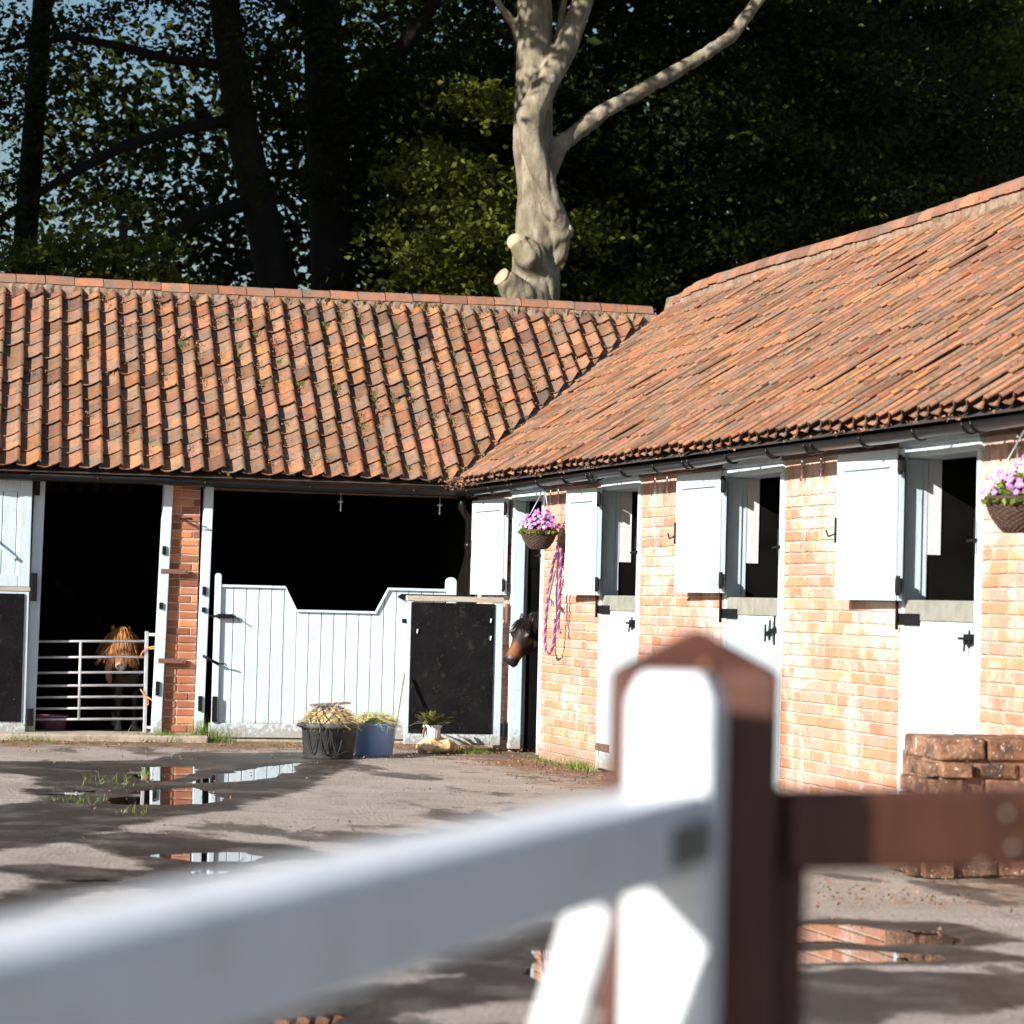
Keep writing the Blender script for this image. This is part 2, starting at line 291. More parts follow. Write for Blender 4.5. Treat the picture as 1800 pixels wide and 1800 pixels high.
def fuse(mb, name, m, voxel, parent=None, smooth=3, disp=None):
    """one continuous skin over overlapping tubes"""
    me = mb.mesh(name, m); o = bpy.data.objects.new(name, me); COL.objects.link(o)
    r = o.modifiers.new('r', 'REMESH'); r.mode = 'VOXEL'; r.voxel_size = voxel; r.use_smooth_shade = True
    s = o.modifiers.new('s', 'SMOOTH'); s.iterations = smooth; s.factor = .5
    dg = bpy.context.evaluated_depsgraph_get(); dg.update(); ev = o.evaluated_get(dg); nm = bpy.data.meshes.new_from_object(ev); nm.name = name
    bpy.data.objects.remove(o); nm.materials.clear(); nm.materials.append(m); nm.polygons.foreach_set('use_smooth', [True] * len(nm.polygons))
    if disp:
        q = [(v.co.copy(), v.normal.copy()) for v in nm.vertices]
        nm.vertices.foreach_set('co', np.array([c + disp(c, n) for c, n in q], np.float32).ravel()); nm.update()
    o = bpy.data.objects.new(name, nm); return link(o, parent)
# ------------------------------------------------------------------ ground
WET=[[(-4.96,-3.61),(-4.38,-3.61),(-3.85,-3.44),(-3.40,-3.22),(-2.99,-2.05),(-2.60,-2.24),(-2.04,-1.88),(-1.75,-2.60),(-2.06,-3.85),(-2.55,-5.20),(-3.03,-6.76),(-3.50,-7.64),(-3.79,-8.57),(-3.99,-8.73),(-4.31,-9.16),(-4.61,-9.83),(-4.87,-10.32),(-5.21,-11.00),(-5.54,-11.43),(-5.32,-8.54),(-5.05,-8.37),(-4.74,-7.74),(-4.55,-6.57),(-4.68,-6.40),(-4.56,-5.46),(-4.75,-5.01),(-5.06,-4.92)],
[(-5.00,-10.78),(-4.66,-10.43),(-4.38,-10.53),(-4.21,-10.98),(-3.95,-11.08),(-3.82,-11.29),(-3.80,-11.70),(-4.24,-12.10),(-4.59,-12.73),(-4.46,-12.82),(-4.80,-13.23),(-5.08,-13.15),(-5.29,-13.53),(-5.57,-14.25),(-5.79,-14.76),(-5.75,-14.24),(-5.61,-13.97),(-5.43,-13.53),(-5.27,-13.06),(-5.47,-12.38),(-5.28,-12.29),(-5.01,-12.56),(-4.72,-12.59),(-4.69,-12.47),(-4.72,-11.91),(-4.75,-11.41)],
[(-3.98,-15.78),(-3.68,-15.46),(-3.37,-14.99),(-3.01,-14.81),(-2.75,-15.01),(-3.62,-17.58),(-3.76,-17.24),(-3.94,-17.01),(-4.25,-17.12),(-4.64,-17.37),(-4.82,-17.63),(-5.07,-18.30),(-5.27,-18.28),(-5.11,-17.60),(-4.75,-17.03),(-4.55,-16.92),(-4.10,-16.59),(-4.05,-16.45),(-4.17,-16.39)],
[(-2.38,-14.90),(-2.18,-14.86),(-2.01,-14.81),(-1.84,-14.98),(-1.56,-15.05),(-1.61,-15.56),(-1.78,-15.68),(-2.16,-15.66),(-2.24,-15.72),(-1.91,-15.85),(-1.81,-16.11),(-2.07,-16.22),(-2.46,-16.24),(-2.88,-16.27)],
[(-2.98,-16.55),(-2.63,-16.53),(-2.43,-16.61),(-1.88,-16.69),(-2.16,-17.28),(-2.44,-17.40),(-2.65,-17.48),(-2.89,-17.46),(-3.11,-17.74),(-3.30,-17.81),(-3.45,-17.82)]]
PUD=[[(-3.87,-4.76),(-3.65,-4.00),(-3.25,-3.80),(-3.46,-4.91),(-3.75,-5.55),(-3.94,-5.65)],
[(-4.51,-7.88),(-4.08,-6.69),(-3.63,-6.29),(-3.60,-7.42),(-3.88,-7.98),(-4.26,-8.10)],
[(-3.62,-5.92),(-3.25,-4.89),(-2.67,-3.71),(-2.31,-3.33),(-2.60,-4.59),(-3.03,-5.46),(-3.34,-5.77)],
[(-4.65,-11.65),(-4.40,-11.45),(-4.13,-11.44),(-3.99,-11.70),(-4.17,-11.90),(-4.47,-11.93)],
[(-4.54,-12.38),(-4.39,-12.34),(-4.41,-12.52),(-4.53,-12.56)],
[(-5.20,-12.93),(-5.05,-12.85),(-4.90,-12.92),(-5.06,-13.00)],
[(-4.76,-6.93),(-4.33,-6.54),(-4.09,-5.78),(-4.18,-6.24),(-4.54,-7.11),(-4.74,-7.26)],
[(-3.87,-16.31),(-3.64,-15.75),(-3.51,-15.70),(-3.59,-16.33),(-3.81,-16.89),(-3.97,-16.83)],
[(-5.09,-17.49),(-4.93,-17.37),(-4.77,-17.36),(-4.83,-17.70),(-4.99,-17.90),(-5.16,-17.89)],
[(-2.32,-14.96),(-2.20,-14.92),(-2.04,-14.88),(-1.87,-15.05),(-1.67,-15.11),(-1.70,-15.50),(-1.81,-15.62),(-2.13,-15.60),(-2.36,-15.54),(-2.53,-15.51)],
[(-2.63,-15.79),(-2.37,-15.72),(-2.20,-15.84),(-2.02,-15.93),(-2.00,-16.06),(-2.11,-16.14),(-2.43,-16.17),(-2.79,-16.20)]]

def sdist(P, poly):
    """signed distance to a polygon, positive inside"""
    A = np.array(poly); B = np.roll(A, -1, 0); d = np.full(len(P), 1e9); ins = np.zeros(len(P), bool)
    for a, b in zip(A, B):
        e = b - a; t = np.clip(((P - a) @ e) / (e @ e), 0, 1); d = np.minimum(d, np.linalg.norm(P - a - t[:, None] * e, axis=1))
        c = ((a[1] > P[:, 1]) != (b[1] > P[:, 1])) & (P[:, 0] < (b[0] - a[0]) * (P[:, 1] - a[1]) / (b[1] - a[1] + 1e-12) + a[0]); ins ^= c
    return np.where(ins, d, -d)
def make_ground():
    far = [20, 45, 100, 300, 900, 2600, 6000]
    xs = np.array([-f for f in far[::-1]] + [-12, -9.5] + list(np.arange(-7.6, 1.61, .036)) + [3, 7] + [f for f in far])
    ys = np.array([-26 - f for f in far[::-1]] + [-30, -26, -22] + list(np.arange(-18.8, .41, .036)) + [2, 6, 12] + [12 + f for f in far])
    X, Y = np.meshgrid(xs, ys); P = np.stack([X.ravel(), Y.ravel()], 1)
    wet = np.full(len(P), -9.)
    near = (P[:, 0] > -9) & (P[:, 0] < 3) & (P[:, 1] > -20) & (P[:, 1] < 2)
    for w in WET: wet[near] = np.maximum(wet[near], sdist(P[near], w) + .07)
    pud = np.full(len(P), -9.)
    for w in PUD: pud[near] = np.maximum(pud[near], sdist(P[near], w))
    wet = np.maximum(wet, pud + .12)
    t = np.clip((pud + .16) / .32, 0, 1); Z = .003 * np.sin(P[:, 0] * 1.3 + 1) * np.cos(P[:, 1] * .7) * near - .024 * t * t * (3 - 2 * t)
    for i in np.nonzero(pud > -.5)[0]:                       # uneven tarmac, so that the water's edge comes out ragged
        x, y = P[i]; k = min(1, (pud[i] + .5) / .35); Z[i] += k * (.0085 * mnoise.noise(Vector((x * 3.1, y * 2.0, 0))) + .006 * mnoise.noise(Vector((x * 8, y * 6, 5))) + .003 * mnoise.noise(Vector((x * 17, y * 15, 9))))
    Z = np.where(pud < -.16, np.maximum(Z, -.0085), Z)
    Z[~near] = -.004
    V = np.stack([P[:, 0], P[:, 1], Z], 1); nx = len(xs); ny = len(ys)
    i, j = np.meshgrid(np.arange(nx - 1), np.arange(ny - 1)); a = (j * nx + i).ravel()
    F = np.stack([a, a + 1, a + nx + 1, a + nx], 1)
    m = bpy.data.materials.new('yard_surface'); m.use_nodes = True; nt = m.node_tree; N = nt.nodes; K = nt.links; b = N['Principled BSDF']
    me = bigmesh('ground', V, F, m); me.polygons.foreach_set('use_smooth', [True] * len(me.polygons))
    at = me.attributes.new('wet', 'FLOAT', 'POINT'); at.data.foreach_set('value', wet.astype(np.float32))
    dirt = np.maximum(np.clip(1 + (P[:, 1] + .5) / 2.2, 0, 1), np.clip(1 + (P[:, 0] + .1) / 1.3, 0, 1)) * (P[:, 0] < 1)
    at = me.attributes.new('dirt', 'FLOAT', 'POINT'); at.data.foreach_set('value', dirt.astype(np.float32))
    g = N.new('ShaderNodeNewGeometry')
    def nz(s, d=8, st=None, ro=.6):
        n = N.new('ShaderNodeTexNoise'); n.inputs['Scale'].default_value = s; n.inputs['Detail'].default_value = d; n.inputs['Roughness'].default_value = ro
        if st:
            mp = N.new('ShaderNodeMapping'); mp.inputs['Scale'].default_value = st; K.new(g.outputs['Position'], mp.inputs[0]); K.new(mp.outputs[0], n.inputs[0])
        else: K.new(g.outputs['Position'], n.inputs[0])
        return n.outputs['Fac']
    def ramp(f, cs):
        r = N.new('ShaderNodeValToRGB'); e = r.color_ramp.elements
        while len(e) < len(cs): e.new(.5)
        for k, (p, c) in enumerate(cs): e[k].position = p; e[k].color = (*c, 1)
        K.new(f, r.inputs[0]); return r.outputs[0]
    def mr(f, a, b_, c=0., d=1.):
        r = N.new('ShaderNodeMapRange'); r.interpolation_type = 'SMOOTHSTEP'; r.inputs[1].default_value = a; r.inputs[2].default_value = b_; r.inputs[3].default_value = c; r.inputs[4].default_value = d; K.new(f, r.inputs[0]); return r.outputs[0]
    def mth(op, a, b_):
        r = N.new('ShaderNodeMath'); r.operation = op
        for k, v in enumerate((a, b_)):
            if isinstance(v, (int, float)): r.inputs[k].default_value = v
            else: K.new(v, r.inputs[k])
        return r.outputs[0]
    def mix(f, a, b_):
        r = N.new('ShaderNodeMix'); r.data_type = 'RGBA'; K.new(f, r.inputs[0])
        for k, v in ((6, a), (7, b_)):
            if isinstance(v, tuple): r.inputs[k].default_value = (*v, 1)
            else: K.new(v, r.inputs[k])
        return r.outputs[2]
    dry = ramp(nz(1.1), [(.3, (.29, .245, .21)), (.55, (.37, .32, .28)), (.75, (.42, .365, .325))])
    dry = mix(mr(nz(5, 8), .50, .72, 0, .55), dry, (.19, .16, .14))
    dry = mix(mr(nz(38, 4), .52, .68, 0, .6), dry, (.13, .105, .09))
    dry = mix(mr(nz(90, 2), .60, .70, 0, .6), dry, (.5, .46, .42))
    aw = N.new('ShaderNodeAttribute'); aw.attribute_name = 'wet'; ad = N.new('ShaderNodeAttribute'); ad.attribute_name = 'dirt'
    n1 = mth('ADD', mth('MULTIPLY', mth('SUBTRACT', nz(3.2, 6), .5), .34), mth('MULTIPLY', mth('SUBTRACT', nz(14, 5), .5), .16))
    wd = mth('ADD', aw.outputs['Fac'], n1)
    streak = mr(nz(1.4, 7, (1, .45, 1)), .54, .62, 0, .75)           # odd damp smears away from the puddles
    wetm = mth('MAXIMUM', mth('MULTIPLY', mr(wd, -.10, .015), mr(nz(2.4, 7), .30, .55, .72, 1.)), streak)
    soil = mix(mr(nz(9, 6), .4, .62), (.12, .065, .035), (.24, .15, .085))
    dm = mth('MULTIPLY', mr(mth('ADD', ad.outputs['Fac'], mth('MULTIPLY', mth('SUBTRACT', nz(3, 8), .5), 1.3)), .35, .8), .85)
    c = mix(dm, dry, soil)
    wetc = ramp(nz(26, 5), [(.35, (.013, .0098, .0075)), (.7, (.044, .034, .026))])
    wm = mth('MULTIPLY', wetm, .95)
    c = mix(wm, c, wetc); K.new(c, b.inputs['Base Color'])
    K.new(mr(wetm, .3, 1, .92, .5), b.inputs['Roughness']); K.new(mr(wetm, .4, 1, .07, .2), b.inputs['Specular IOR Level'])
    bp = N.new('ShaderNodeBump'); bp.inputs['Strength'].default_value = .8; bp.inputs['Distance'].default_value = .018; K.new(nz(34, 6), bp.inputs['Height']); K.new(bp.outputs[0], b.inputs['Normal'])
    o = bpy.data.objects.new('ground', me); COL.objects.link(o); setp(o, 'worn grey tarmac yard with damp patches', kind='structure')
make_ground()
M_water = mat('puddle_water', [(.012, .010, .008), (.018, .015, .012)], .015, 3, spec=.5)
def smooth_poly(poly, k=6, jit=.05):
    out = []; n = len(poly)
    for i in range(n):
        p0, p1, p2, p3 = (Vector((*poly[(i + d) % n], 0)) for d in (-1, 0, 1, 2))
        for s in range(k):
            t = s / k; q = .5 * ((2 * p1) + (p2 - p0) * t + (2 * p0 - 5 * p1 + 4 * p2 - p3) * t * t + (3 * p1 - p0 - 3 * p2 + p3) * t ** 3)
            j = mnoise.noise(Vector((q.x * 4, q.y * 4, 1))) * jit; out.append((q.x + j, q.y + j * 1.6))
    return out
for i, p in enumerate(PUD):
    cx = sum(a for a, b in p) / len(p); cy = sum(b for a, b in p) / len(p); q = [(a + (a - cx) / (abs(a - cx) + abs(b - cy) + .01) * .24, b + (b - cy) / (abs(a - cx) + abs(b - cy) + .01) * .3) for a, b in smooth_poly(p, 6, 0)]; me = bpy.data.meshes.new('puddle'); me.from_pydata([(x, y, -.0115) for x, y in q], [], [tuple(range(len(q)))]); me.materials.append(M_water); me.update()
    if me.polygons[0].normal.z < 0: me.flip_normals()
    o = bpy.data.objects.new('puddle', me); COL.objects.link(o); setp(o, kind='structure')
# ------------------------------------------------------------------ stables: sizes
EX, EZ = -.24, 2.50; ARZ, BRZ = 4.52, 4.68; SPAN = 3.0
AT = (ARZ - EZ) / (SPAN - EX); BT = (BRZ - EZ) / (SPAN - EX)
DOORS = [(1.39, 2.45), (4.25, 5.30), (7.37, 8.54), (10.64, 11.77)]       # outer frame, distance along wall from the corner
BA = thing('stable_building', (-4.5, 3, 0), 'left-hand brick stable range with orange pantile roof facing the yard', 'stable', 'stable ranges round the yard')
BB = thing('stable_building', (3, -7, 0), 'right-hand brick stable range with four pale blue stable doors', 'stable', 'stable ranges round the yard')
# ---- tiles
def tile_mesh(k, sh, tilt, lip, amp):
    U = np.linspace(-.012, .212, 11); g = (U + .012) / .224; h = []
    for t in g:
        if t < .36: h.append(.016 * ((.36 - t) / .36) ** 2)
        elif t < .90: h.append(amp * ((t - .36) / .54) ** 1.5)
        else: h.append(amp + .003 - .016 * ((t - .90) / .1) ** 2)
    r = random.Random(k); V = []; Ln = .365; n = len(U)
    lo = [r.uniform(-.005, .005) for _ in U]; wv = r.uniform(-.004, .004)
    for v, w in ((0, tilt), (Ln * .5, tilt * .5 + wv), (Ln, .0)):
        for i in range(n): V.append((U[i], v + (lo[i] if v == 0 else 0), h[i] + w))
    for i in range(n): V.append((U[i], lo[i], h[i] + tilt))              # lip top (own verts, hard edge)
    for i in range(n): V.append((U[i], lo[i] + .004, h[i] + tilt - lip))
    F = [(i + q * n, i + 1 + q * n, n + i + 1 + q * n, n + i + q * n) for q in (0, 1) for i in range(n - 1)] + [(4 * n + i, 4 * n + i + 1, 3 * n + i + 1, 3 * n + i) for i in range(n - 1)]
    o = len(V); V += [(U[-1], 0, h[-1] + tilt), (U[-1], Ln, h[-1]), (U[-1], Ln, h[-1] - .009), (U[-1], 0, h[-1] + tilt - .009)]; F.append((o, o + 3, o + 2, o + 1))
    V = [(a + sh * b, b, c) for a, b, c in V]
    me = meshdata('tile', V, F, M_tile); S = [True] * (2 * n - 2) + [False] * n; me.polygons.foreach_set('use_smooth', S); return me
TM = [tile_mesh(k, 0., .015, .010, .068) for k in range(8)]; TMA = [tile_mesh(k, .075, .028, .012, .060) for k in range(8)]
def clip_mesh(me, M, co, no):
    """trim a tile along the valley; plane in world space, keeps the side no points away from"""
    b = bmesh.new(); b.from_mesh(me); Mi = M.inverted()
    c = Mi @ Vector(co); n = (M.to_3x3().transposed() @ Vector(no)).normalized()
    bmesh.ops.bisect_plane(b, geom=b.verts[:] + b.edges[:] + b.faces[:], plane_co=c, plane_no=n, clear_outer=True)
    if len(b.faces) < 2: b.free(); return None
    me2 = me.copy(); b.to_mesh(me2); b.free(); return me2
VR = AT / BT            # along the valley: x+.24 = (y+.24)*VR
VN = Vector((1, -VR, 0)).normalized()
def roof_tiles(B):
    slope = BT if B else AT; a = math.atan(slope); ca, sa = math.cos(a), math.sin(a); gauge = ((SPAN - EX) / ca + .01) / 14; cover = .1905; items = []
    U = Vector((0, -1, 0)) if B else Vector((1, 0, 0)); Vv = Vector((ca, 0, sa)) if B else Vector((0, ca, sa)); W = U.cross(Vv)
    ncol = 94 if B else 66; r = random.Random(5 + B)
    for j in range(ncol):
        cw = r.uniform(-.006, .006); cr = r.gauss(0, .004); dr = r.gauss(0, .0015) if B else r.gauss(0, .0006)
        for i in range(14):
            v = i * gauge + r.gauss(0, .007 if B else .005) - .015
            if B: u0 = -3.2 + j * cover; org = Vector((EX, 0, EZ))
            else: u0 = -9.2 + j * cover; org = Vector((0, EX, EZ))
            u = u0 + cw + dr * i + r.gauss(0, .003) + (0 if B else .075 * v)
            lift = .012 * mnoise.noise(Vector((u * .7, v * .9, 3 + B))) + (.016 * math.sin(u * .55 + 1) * (v / 3.9) if B else -.03 * (v / 3.9) * max(0, -(u) / 5)) + abs(r.gauss(0, .0035 if B else .006))
            if B and r.random() < .04: lift += .014
            Mx = Matrix((U, Vv, W)).transposed().to_4x4(); Mx.translation = org + U * u + Vv * v + W * lift
            Mx = Mx @ Matrix.Rotation(r.gauss(cr, .005), 4, 'Z') @ Matrix.Rotation(r.gauss(0, .010 if B else .02), 4, 'Y') @ Matrix.Rotation(r.gauss(0, .006), 4, 'X')
            me = (TM if B else TMA)[r.randrange(8)]
            cs = [Mx @ Vector((a_, b_, 0)) for a_ in (0, .214) for b_ in (0, .365)]
            g = [(p - Vector((EX, EX, 0))).dot(VN) for p in cs]          # negative: left range's side
            if B: g = [-t for t in g]
            cl = .10 if B else .05
            if min(g) > -cl: continue
            if max(g) > -cl:
                s = -1 if B else 1
                me = clip_mesh(me, Mx, Vector((EX, EX, 0)) - VN * cl * s, VN * s)
                if me is None: continue
            if B and (Mx @ Vector((.1, 0, 0))).y > 3.25: continue
            items.append((me, Mx))
    return items
AS = (-9.2, 0)
def sheet(name, V, m, parent): 
    o = bpy.data.objects.new(name, meshdata(name, V, [tuple(range(len(V)))], m)); return link(o, parent)
vx = lambda y: EX + (y - EX) * VR
zA = lambda y: EZ + (y - EX) * AT
zB = lambda x: EZ + (x - EX) * BT
dz = -.03
ra = MB(); ra.add([(-9.2, EX, EZ + dz), (EX, EX, EZ + dz), (vx(3), 3, ARZ + dz), (-9.2, 3, ARZ + dz), (-9.2, 6.3, EZ), (3, 6.3, EZ)], [(0, 1, 2, 3), (3, 2, 5, 4)])
roofA = ra.build('roof', M_under, BA)
rb = MB(); rb.add([(EX, -15, EZ + dz), (EX, EX, EZ + dz), (vx(3), 3, zB(vx(3)) + dz), (3, 3.3, BRZ + dz), (3, -15, BRZ + dz), (6.24, -15, EZ), (6.24, 6.4, EZ), (-.2, 6.4, EZ - .3)], [(0, 1, 2, 3, 4), (4, 3, 6, 5), (3, 2, 7, 6)])
roofB = rb.build('roof', M_under, BB)
place('tile', roof_tiles(False), M_tile, roofA, 300, 'distant_tiles')
place('tile', roof_tiles(True), M_tile, roofB, 300, 'distant_tiles')
# back slopes carry a plain tiled sheet
def back_sheet(B):
    mb = MB(); n = 60 if B else 40; V = []; F = []
    for j in range(n * 4 + 1):
        t = j / 4 * .19; h = .02 * math.sin(2 * math.pi * j / 4)
        for k in (0, 1):
            if B: V.append((3.02 + k * 3.22, -15 + t, BRZ - .01 - k * (BRZ - EZ) + h + .03))
            else: V.append((-9.2 + t, 3.02 + k * 3.25, ARZ - .01 - k * (ARZ - EZ) + h + .03))
    for j in range(n * 4): F.append((2 * j, 2 * j + 1, 2 * j + 3, 2 * j + 2))
    MB().add(V, F, True).build('back_tiles', M_tile, roofB if B else roofA, kind='stuff')
back_sheet(False); back_sheet(True)
# valley gutter of lead
nv = 24; V = []; F = []
for i in range(nv + 1):
    y = EX + (3.05 - EX) * i / nv; x = vx(y); z = zA(y) + .012; w = .13
    q = random.uniform(-.004, .004); V += [(x - w, y + w * VR, zA(y + w * VR) + .004), (x, y, z + q), (x + w, y - w * VR, zB(x + w) + .016 + q)]
for i in range(nv): F += [(3 * i, 3 * i + 1, 3 * i + 4, 3 * i + 3), (3 * i + 1, 3 * i + 2, 3 * i + 5, 3 * i + 4)]
MB().add(V, F).build('valley_flashing', M_lead, BB)
# ridge tiles
def ridge_mesh(k, ln, rad):
    V = []; F = []; n = 9; r = random.Random(k)
    for v in (0, ln - .008):
        for rr in (rad, rad - .018):
            for i in range(n):
                t = math.pi * i / (n - 1); V.append((math.cos(t) * rr * 1.08, v, math.sin(t) * rr * .92 - .02))
    for i in range(n - 1): F += [(i + 1, i, 2 * n + i, 2 * n + i + 1), (n + i, n + i + 1, i + 1 + 4 * n, i + 4 * n), (2 * n + i, 3 * n + i, 3 * n + i + 1, 2 * n + i + 1)]
    V += V[:n]
    F = [f for f in F if min(f) < 2 * n]
    F += [(0, 2 * n, 3 * n, n), (n - 1, 2 * n - 1, 4 * n - 1, 3 * n - 1)]
    me = meshdata('ridge_tile', V, F, M_ridge); me.polygons.foreach_set('use_smooth', [max(f) < 3 * n and min(f) < n and (max(f) >= 2 * n) for f in F]); return me
RA = [ridge_mesh(k, .30, .105) for k in range(2)]; RB = [ridge_mesh(k, .30, .145) for k in range(2)]
def sagA(x): return -.012 * (-x) / 2 * (x < 0) + .012 * math.sin(x * 1.1)
items = []
x = 2.66; i = 0
while x > -9.2:
    Mx = Matrix.Translation((x, 3.0, ARZ + .06 + sagA(x))) @ Matrix.Rotation(R(90), 4, 'Z') @ Matrix.Rotation(random.gauss(0, .01), 4, 'X') @ Matrix.Rotation(random.gauss(0, .03), 4, 'Y')
    items.append((RA[i % 2], Mx)); x -= .30; i += 1
place('ridge_tile', items, M_ridge, roofA, 60, 'ridge_tiles')
items = []; y = 3.1; i = 0
while y > -15:
    zz = BRZ + .085 + .018 * math.sin(y * .8 + 1) + (.0 if y < 2.4 else -.16 * (y - 2.4))
    Mx = Matrix.Translation((3.0, y - .3, zz)) @ Matrix.Rotation(random.gauss(0, .012), 4, 'X') @ Matrix.Rotation(random.gauss(0, .04), 4, 'Y')
    items.append((RB[i % 2], Mx)); y -= .295; i += 1
place('ridge_tile', items, M_ridge, roofB, 80, 'ridge_tiles')
# mortar bedding below the ridges
M_bed = mat('ridge_mortar', [(.17, .12, .085), (.3, .21, .15)], .95, 9, bump=.7, coords='World', dirt=[((.2, .085, .04), 7, .5, .6, .7), ((.06, .055, .02), 4, .56, .66, .7)])
def bedding(B):
    V = []; F = []; r = random.Random(3); n = 300
    for i in range(n + 1):
        if B:
            y = 3.1 - i * 18 / n; o = .125 + r.uniform(0, .03); V += [(3 - .125, y, BRZ + .09), (3 - o - .015, y, BRZ + .05 - .105 * BT), (3 - o - .03, y, BRZ - .17)]
        else:
            x = 2.7 - i * 11.9 / n; o = .11 + r.uniform(0, .03); V += [(x, 3 - .09, ARZ + .06 + sagA(x)), (x, 3 - o, ARZ + .045 - .09 * AT + sagA(x)), (x, 3 - o - .015, ARZ - .15)]
    for i in range(n): F += [(3 * i, 3 * i + 1, 3 * i + 4, 3 * i + 3), (3 * i + 1, 3 * i + 2, 3 * i + 5, 3 * i + 4)]
    MB().add(V, F).build('ridge_bedding', M_bed, roofB if B else roofA)
bedding(False); bedding(True)
# ---- moss and litter lying on the roofs
def roof_pt(B, u, d, h=.05):
    """d: horizontal distance up from the eave"""
    return Vector((EX + d, u, zB(EX + d) + h)) if B else Vector((u, EX + d, zA(EX + d) + h))
def moss_clumps(name, spots, m, parent, hgt):
    V = []; F = []
    for (p, rad, n, nr) in spots:
        for _ in range(n):
            c = p + Vector((random.gauss(0, rad), random.gauss(0, rad), 0)); dzz = (c.x - p.x) * (BT if nr else 0) + (c.y - p.y) * (0 if nr else AT); c.z += dzz
            s = random.uniform(.007, .02); o = len(V); k = 6
            V.append(tuple(c + Vector((0, 0, s * hgt))))
            for j in range(k):
                t = 2 * math.pi * j / k; q = s * random.uniform(.7, 1.2); x_ = math.cos(t) * q; y_ = math.sin(t) * q
                V.append((c.x + x_, c.y + y_, c.z - .012 + (x_ * BT if nr else y_ * AT)))
            F += [(o, o + 1 + j, o + 1 + (j + 1) % k) for j in range(k)]
    MB().add(V, F, True).build(name, m, parent, kind='stuff')
def litter(name, spots, m, parent, size=(.012, .028)):
    P = []
    for (p, rad, n, nr) in spots:
        q = np.array(p) + RNG.normal(size=(n, 3)) * np.array([rad, rad, 0]); q[:, 2] += (q[:, 0] - p[0]) * (BT if nr == 1 else 0) + (q[:, 1] - p[1]) * (AT if nr == 0 else 0) + RNG.uniform(-.005, .025, n); P.append(q)
    P = np.concatenate(P); n = len(P); a = RNG.normal(size=(n, 3)); a /= np.linalg.norm(a, axis=1)[:, None]; b_ = np.cross(a, RNG.normal(size=(n, 3))); b_ /= np.linalg.norm(b_, axis=1)[:, None]
    s = RNG.uniform(*size, n)[:, None] * .5; V = np.stack([P - a * s, P - b_ * s * .55, P + a * s, P + b_ * s * .55], 1)
    o = bpy.data.objects.new(name, bigmesh(name, V.reshape(-1, 3), np.arange(n * 4).reshape(-1, 4), m)); link(o, parent); o['kind'] = 'stuff'; return o
sp = []; lt = []
for _ in range(105):
    u = random.triangular(-3.2, 2.2, .5); d = random.uniform(.05, 3.0)
    if u < vx(EX + d) - .1: sp.append((roof_pt(False, u, d, .03), random.uniform(.02, .05), random.randint(40, 110), 0))
for _ in range(34): u = random.uniform(-1.5, 2.5); sp.append((Vector((u, 2.9, ARZ + .04)), .05, 5, 0))
for _ in range(190):
    u = random.triangular(-4.5, 2.3, .9); d = random.uniform(.05, 3.05)
    if u < vx(EX + d) - .02: lt.append((roof_pt(False, u, d, .035), random.uniform(.03, .08), random.randint(25, 80), 0))
for _ in range(70): u = random.uniform(-4.6, 2.6); lt.append((roof_pt(False, u, 3.02, .03), .07, random.randint(15, 50), 0))
moss_clumps('roof_moss', sp, M_moss, roofA, .9); litter('leaf_litter', lt, M_rlitter, roofA)
sp = []; lt = []
for _ in range(110):
    u = random.uniform(-10, 2.5); d = random.uniform(.1, 3.1)
    if EX + d > vx(u) + .1: sp.append((roof_pt(True, u, d, .03), random.uniform(.015, .05), random.randint(8, 26), 1))
for q in ((-6.6, 1.15), (-6.75, 1.1), (-5.3, .8)): sp.append((roof_pt(True, q[0], q[1], .04), .06, 120, 1))
for _ in range(150):
    u = random.uniform(-11, 2.5); d = random.uniform(.02, 3.1)
    if EX + d > vx(u) + .05: lt.append((roof_pt(True, u, d, .035), random.uniform(.03, .08), random.randint(8, 30), 1))
for k in range(16): lt.append((Vector((EX - .02 + random.uniform(-.1, .12), EX + random.uniform(-.2, .12), EZ + random.uniform(-.07, .03))), .06, 60, 2))
for k in range(40): u = random.uniform(-13, -.3); lt.append((Vector((EX - .04, u, EZ - .035)), .03, 8, 2))
moss_clumps('roof_moss', sp, M_moss, roofB, .9); litter('leaf_litter', lt, M_rlitter, roofB)
# ---- walls, insides
wallB = MB()
segs = [(-6.2, 1.39), (2.45, 4.25), (5.30, 7.37), (8.54, 10.64), (11.77, 15)]
for a, b_ in segs: wallB.box((.009, -b_, 0), (.22, -a, 2.44))
for a, b_ in DOORS: wallB.box((.012, -b_, 2.40), (.215, -a, 2.46))
wallB = wallB.build('wall', M_mortar, BB)
wallA = MB().box((-2.985, .009, 0), (-2.695, .22, 2.42)).build('pillar', M_mortar, BA)
MB().box((-9.2, .009, 0), (-5.6, .22, 2.44)).build('wall', M_mortar, BA)
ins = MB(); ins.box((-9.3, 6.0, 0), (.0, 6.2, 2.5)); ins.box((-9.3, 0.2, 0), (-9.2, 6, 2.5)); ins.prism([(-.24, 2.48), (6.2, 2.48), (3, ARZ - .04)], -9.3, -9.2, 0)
ins.box((-2.9, .22, 0), (-2.8, 6, 2.44)); ins.box((-9.1, .3, -.002), (-.002, 6, .03)); ins.box((-.03, .02, 0), (.004, 6, 2.44)); ins.build('inside_wall', M_dark, BA)  # last box: dark lining added over the lit inner face to imitate shade
ins = MB(); ins.box((6.0, -15, 0), (6.2, 6.2, 2.5)); ins.box((.0, 6.2, 0), (6.2, 6.35, 2.5)); ins.box((.22, -15.1, 0), (6.2, -15, 2.5)); ins.prism([(-.24, 2.48), (6.2, 2.48), (3, BRZ - .04)], -15.15, -15.02, 1)
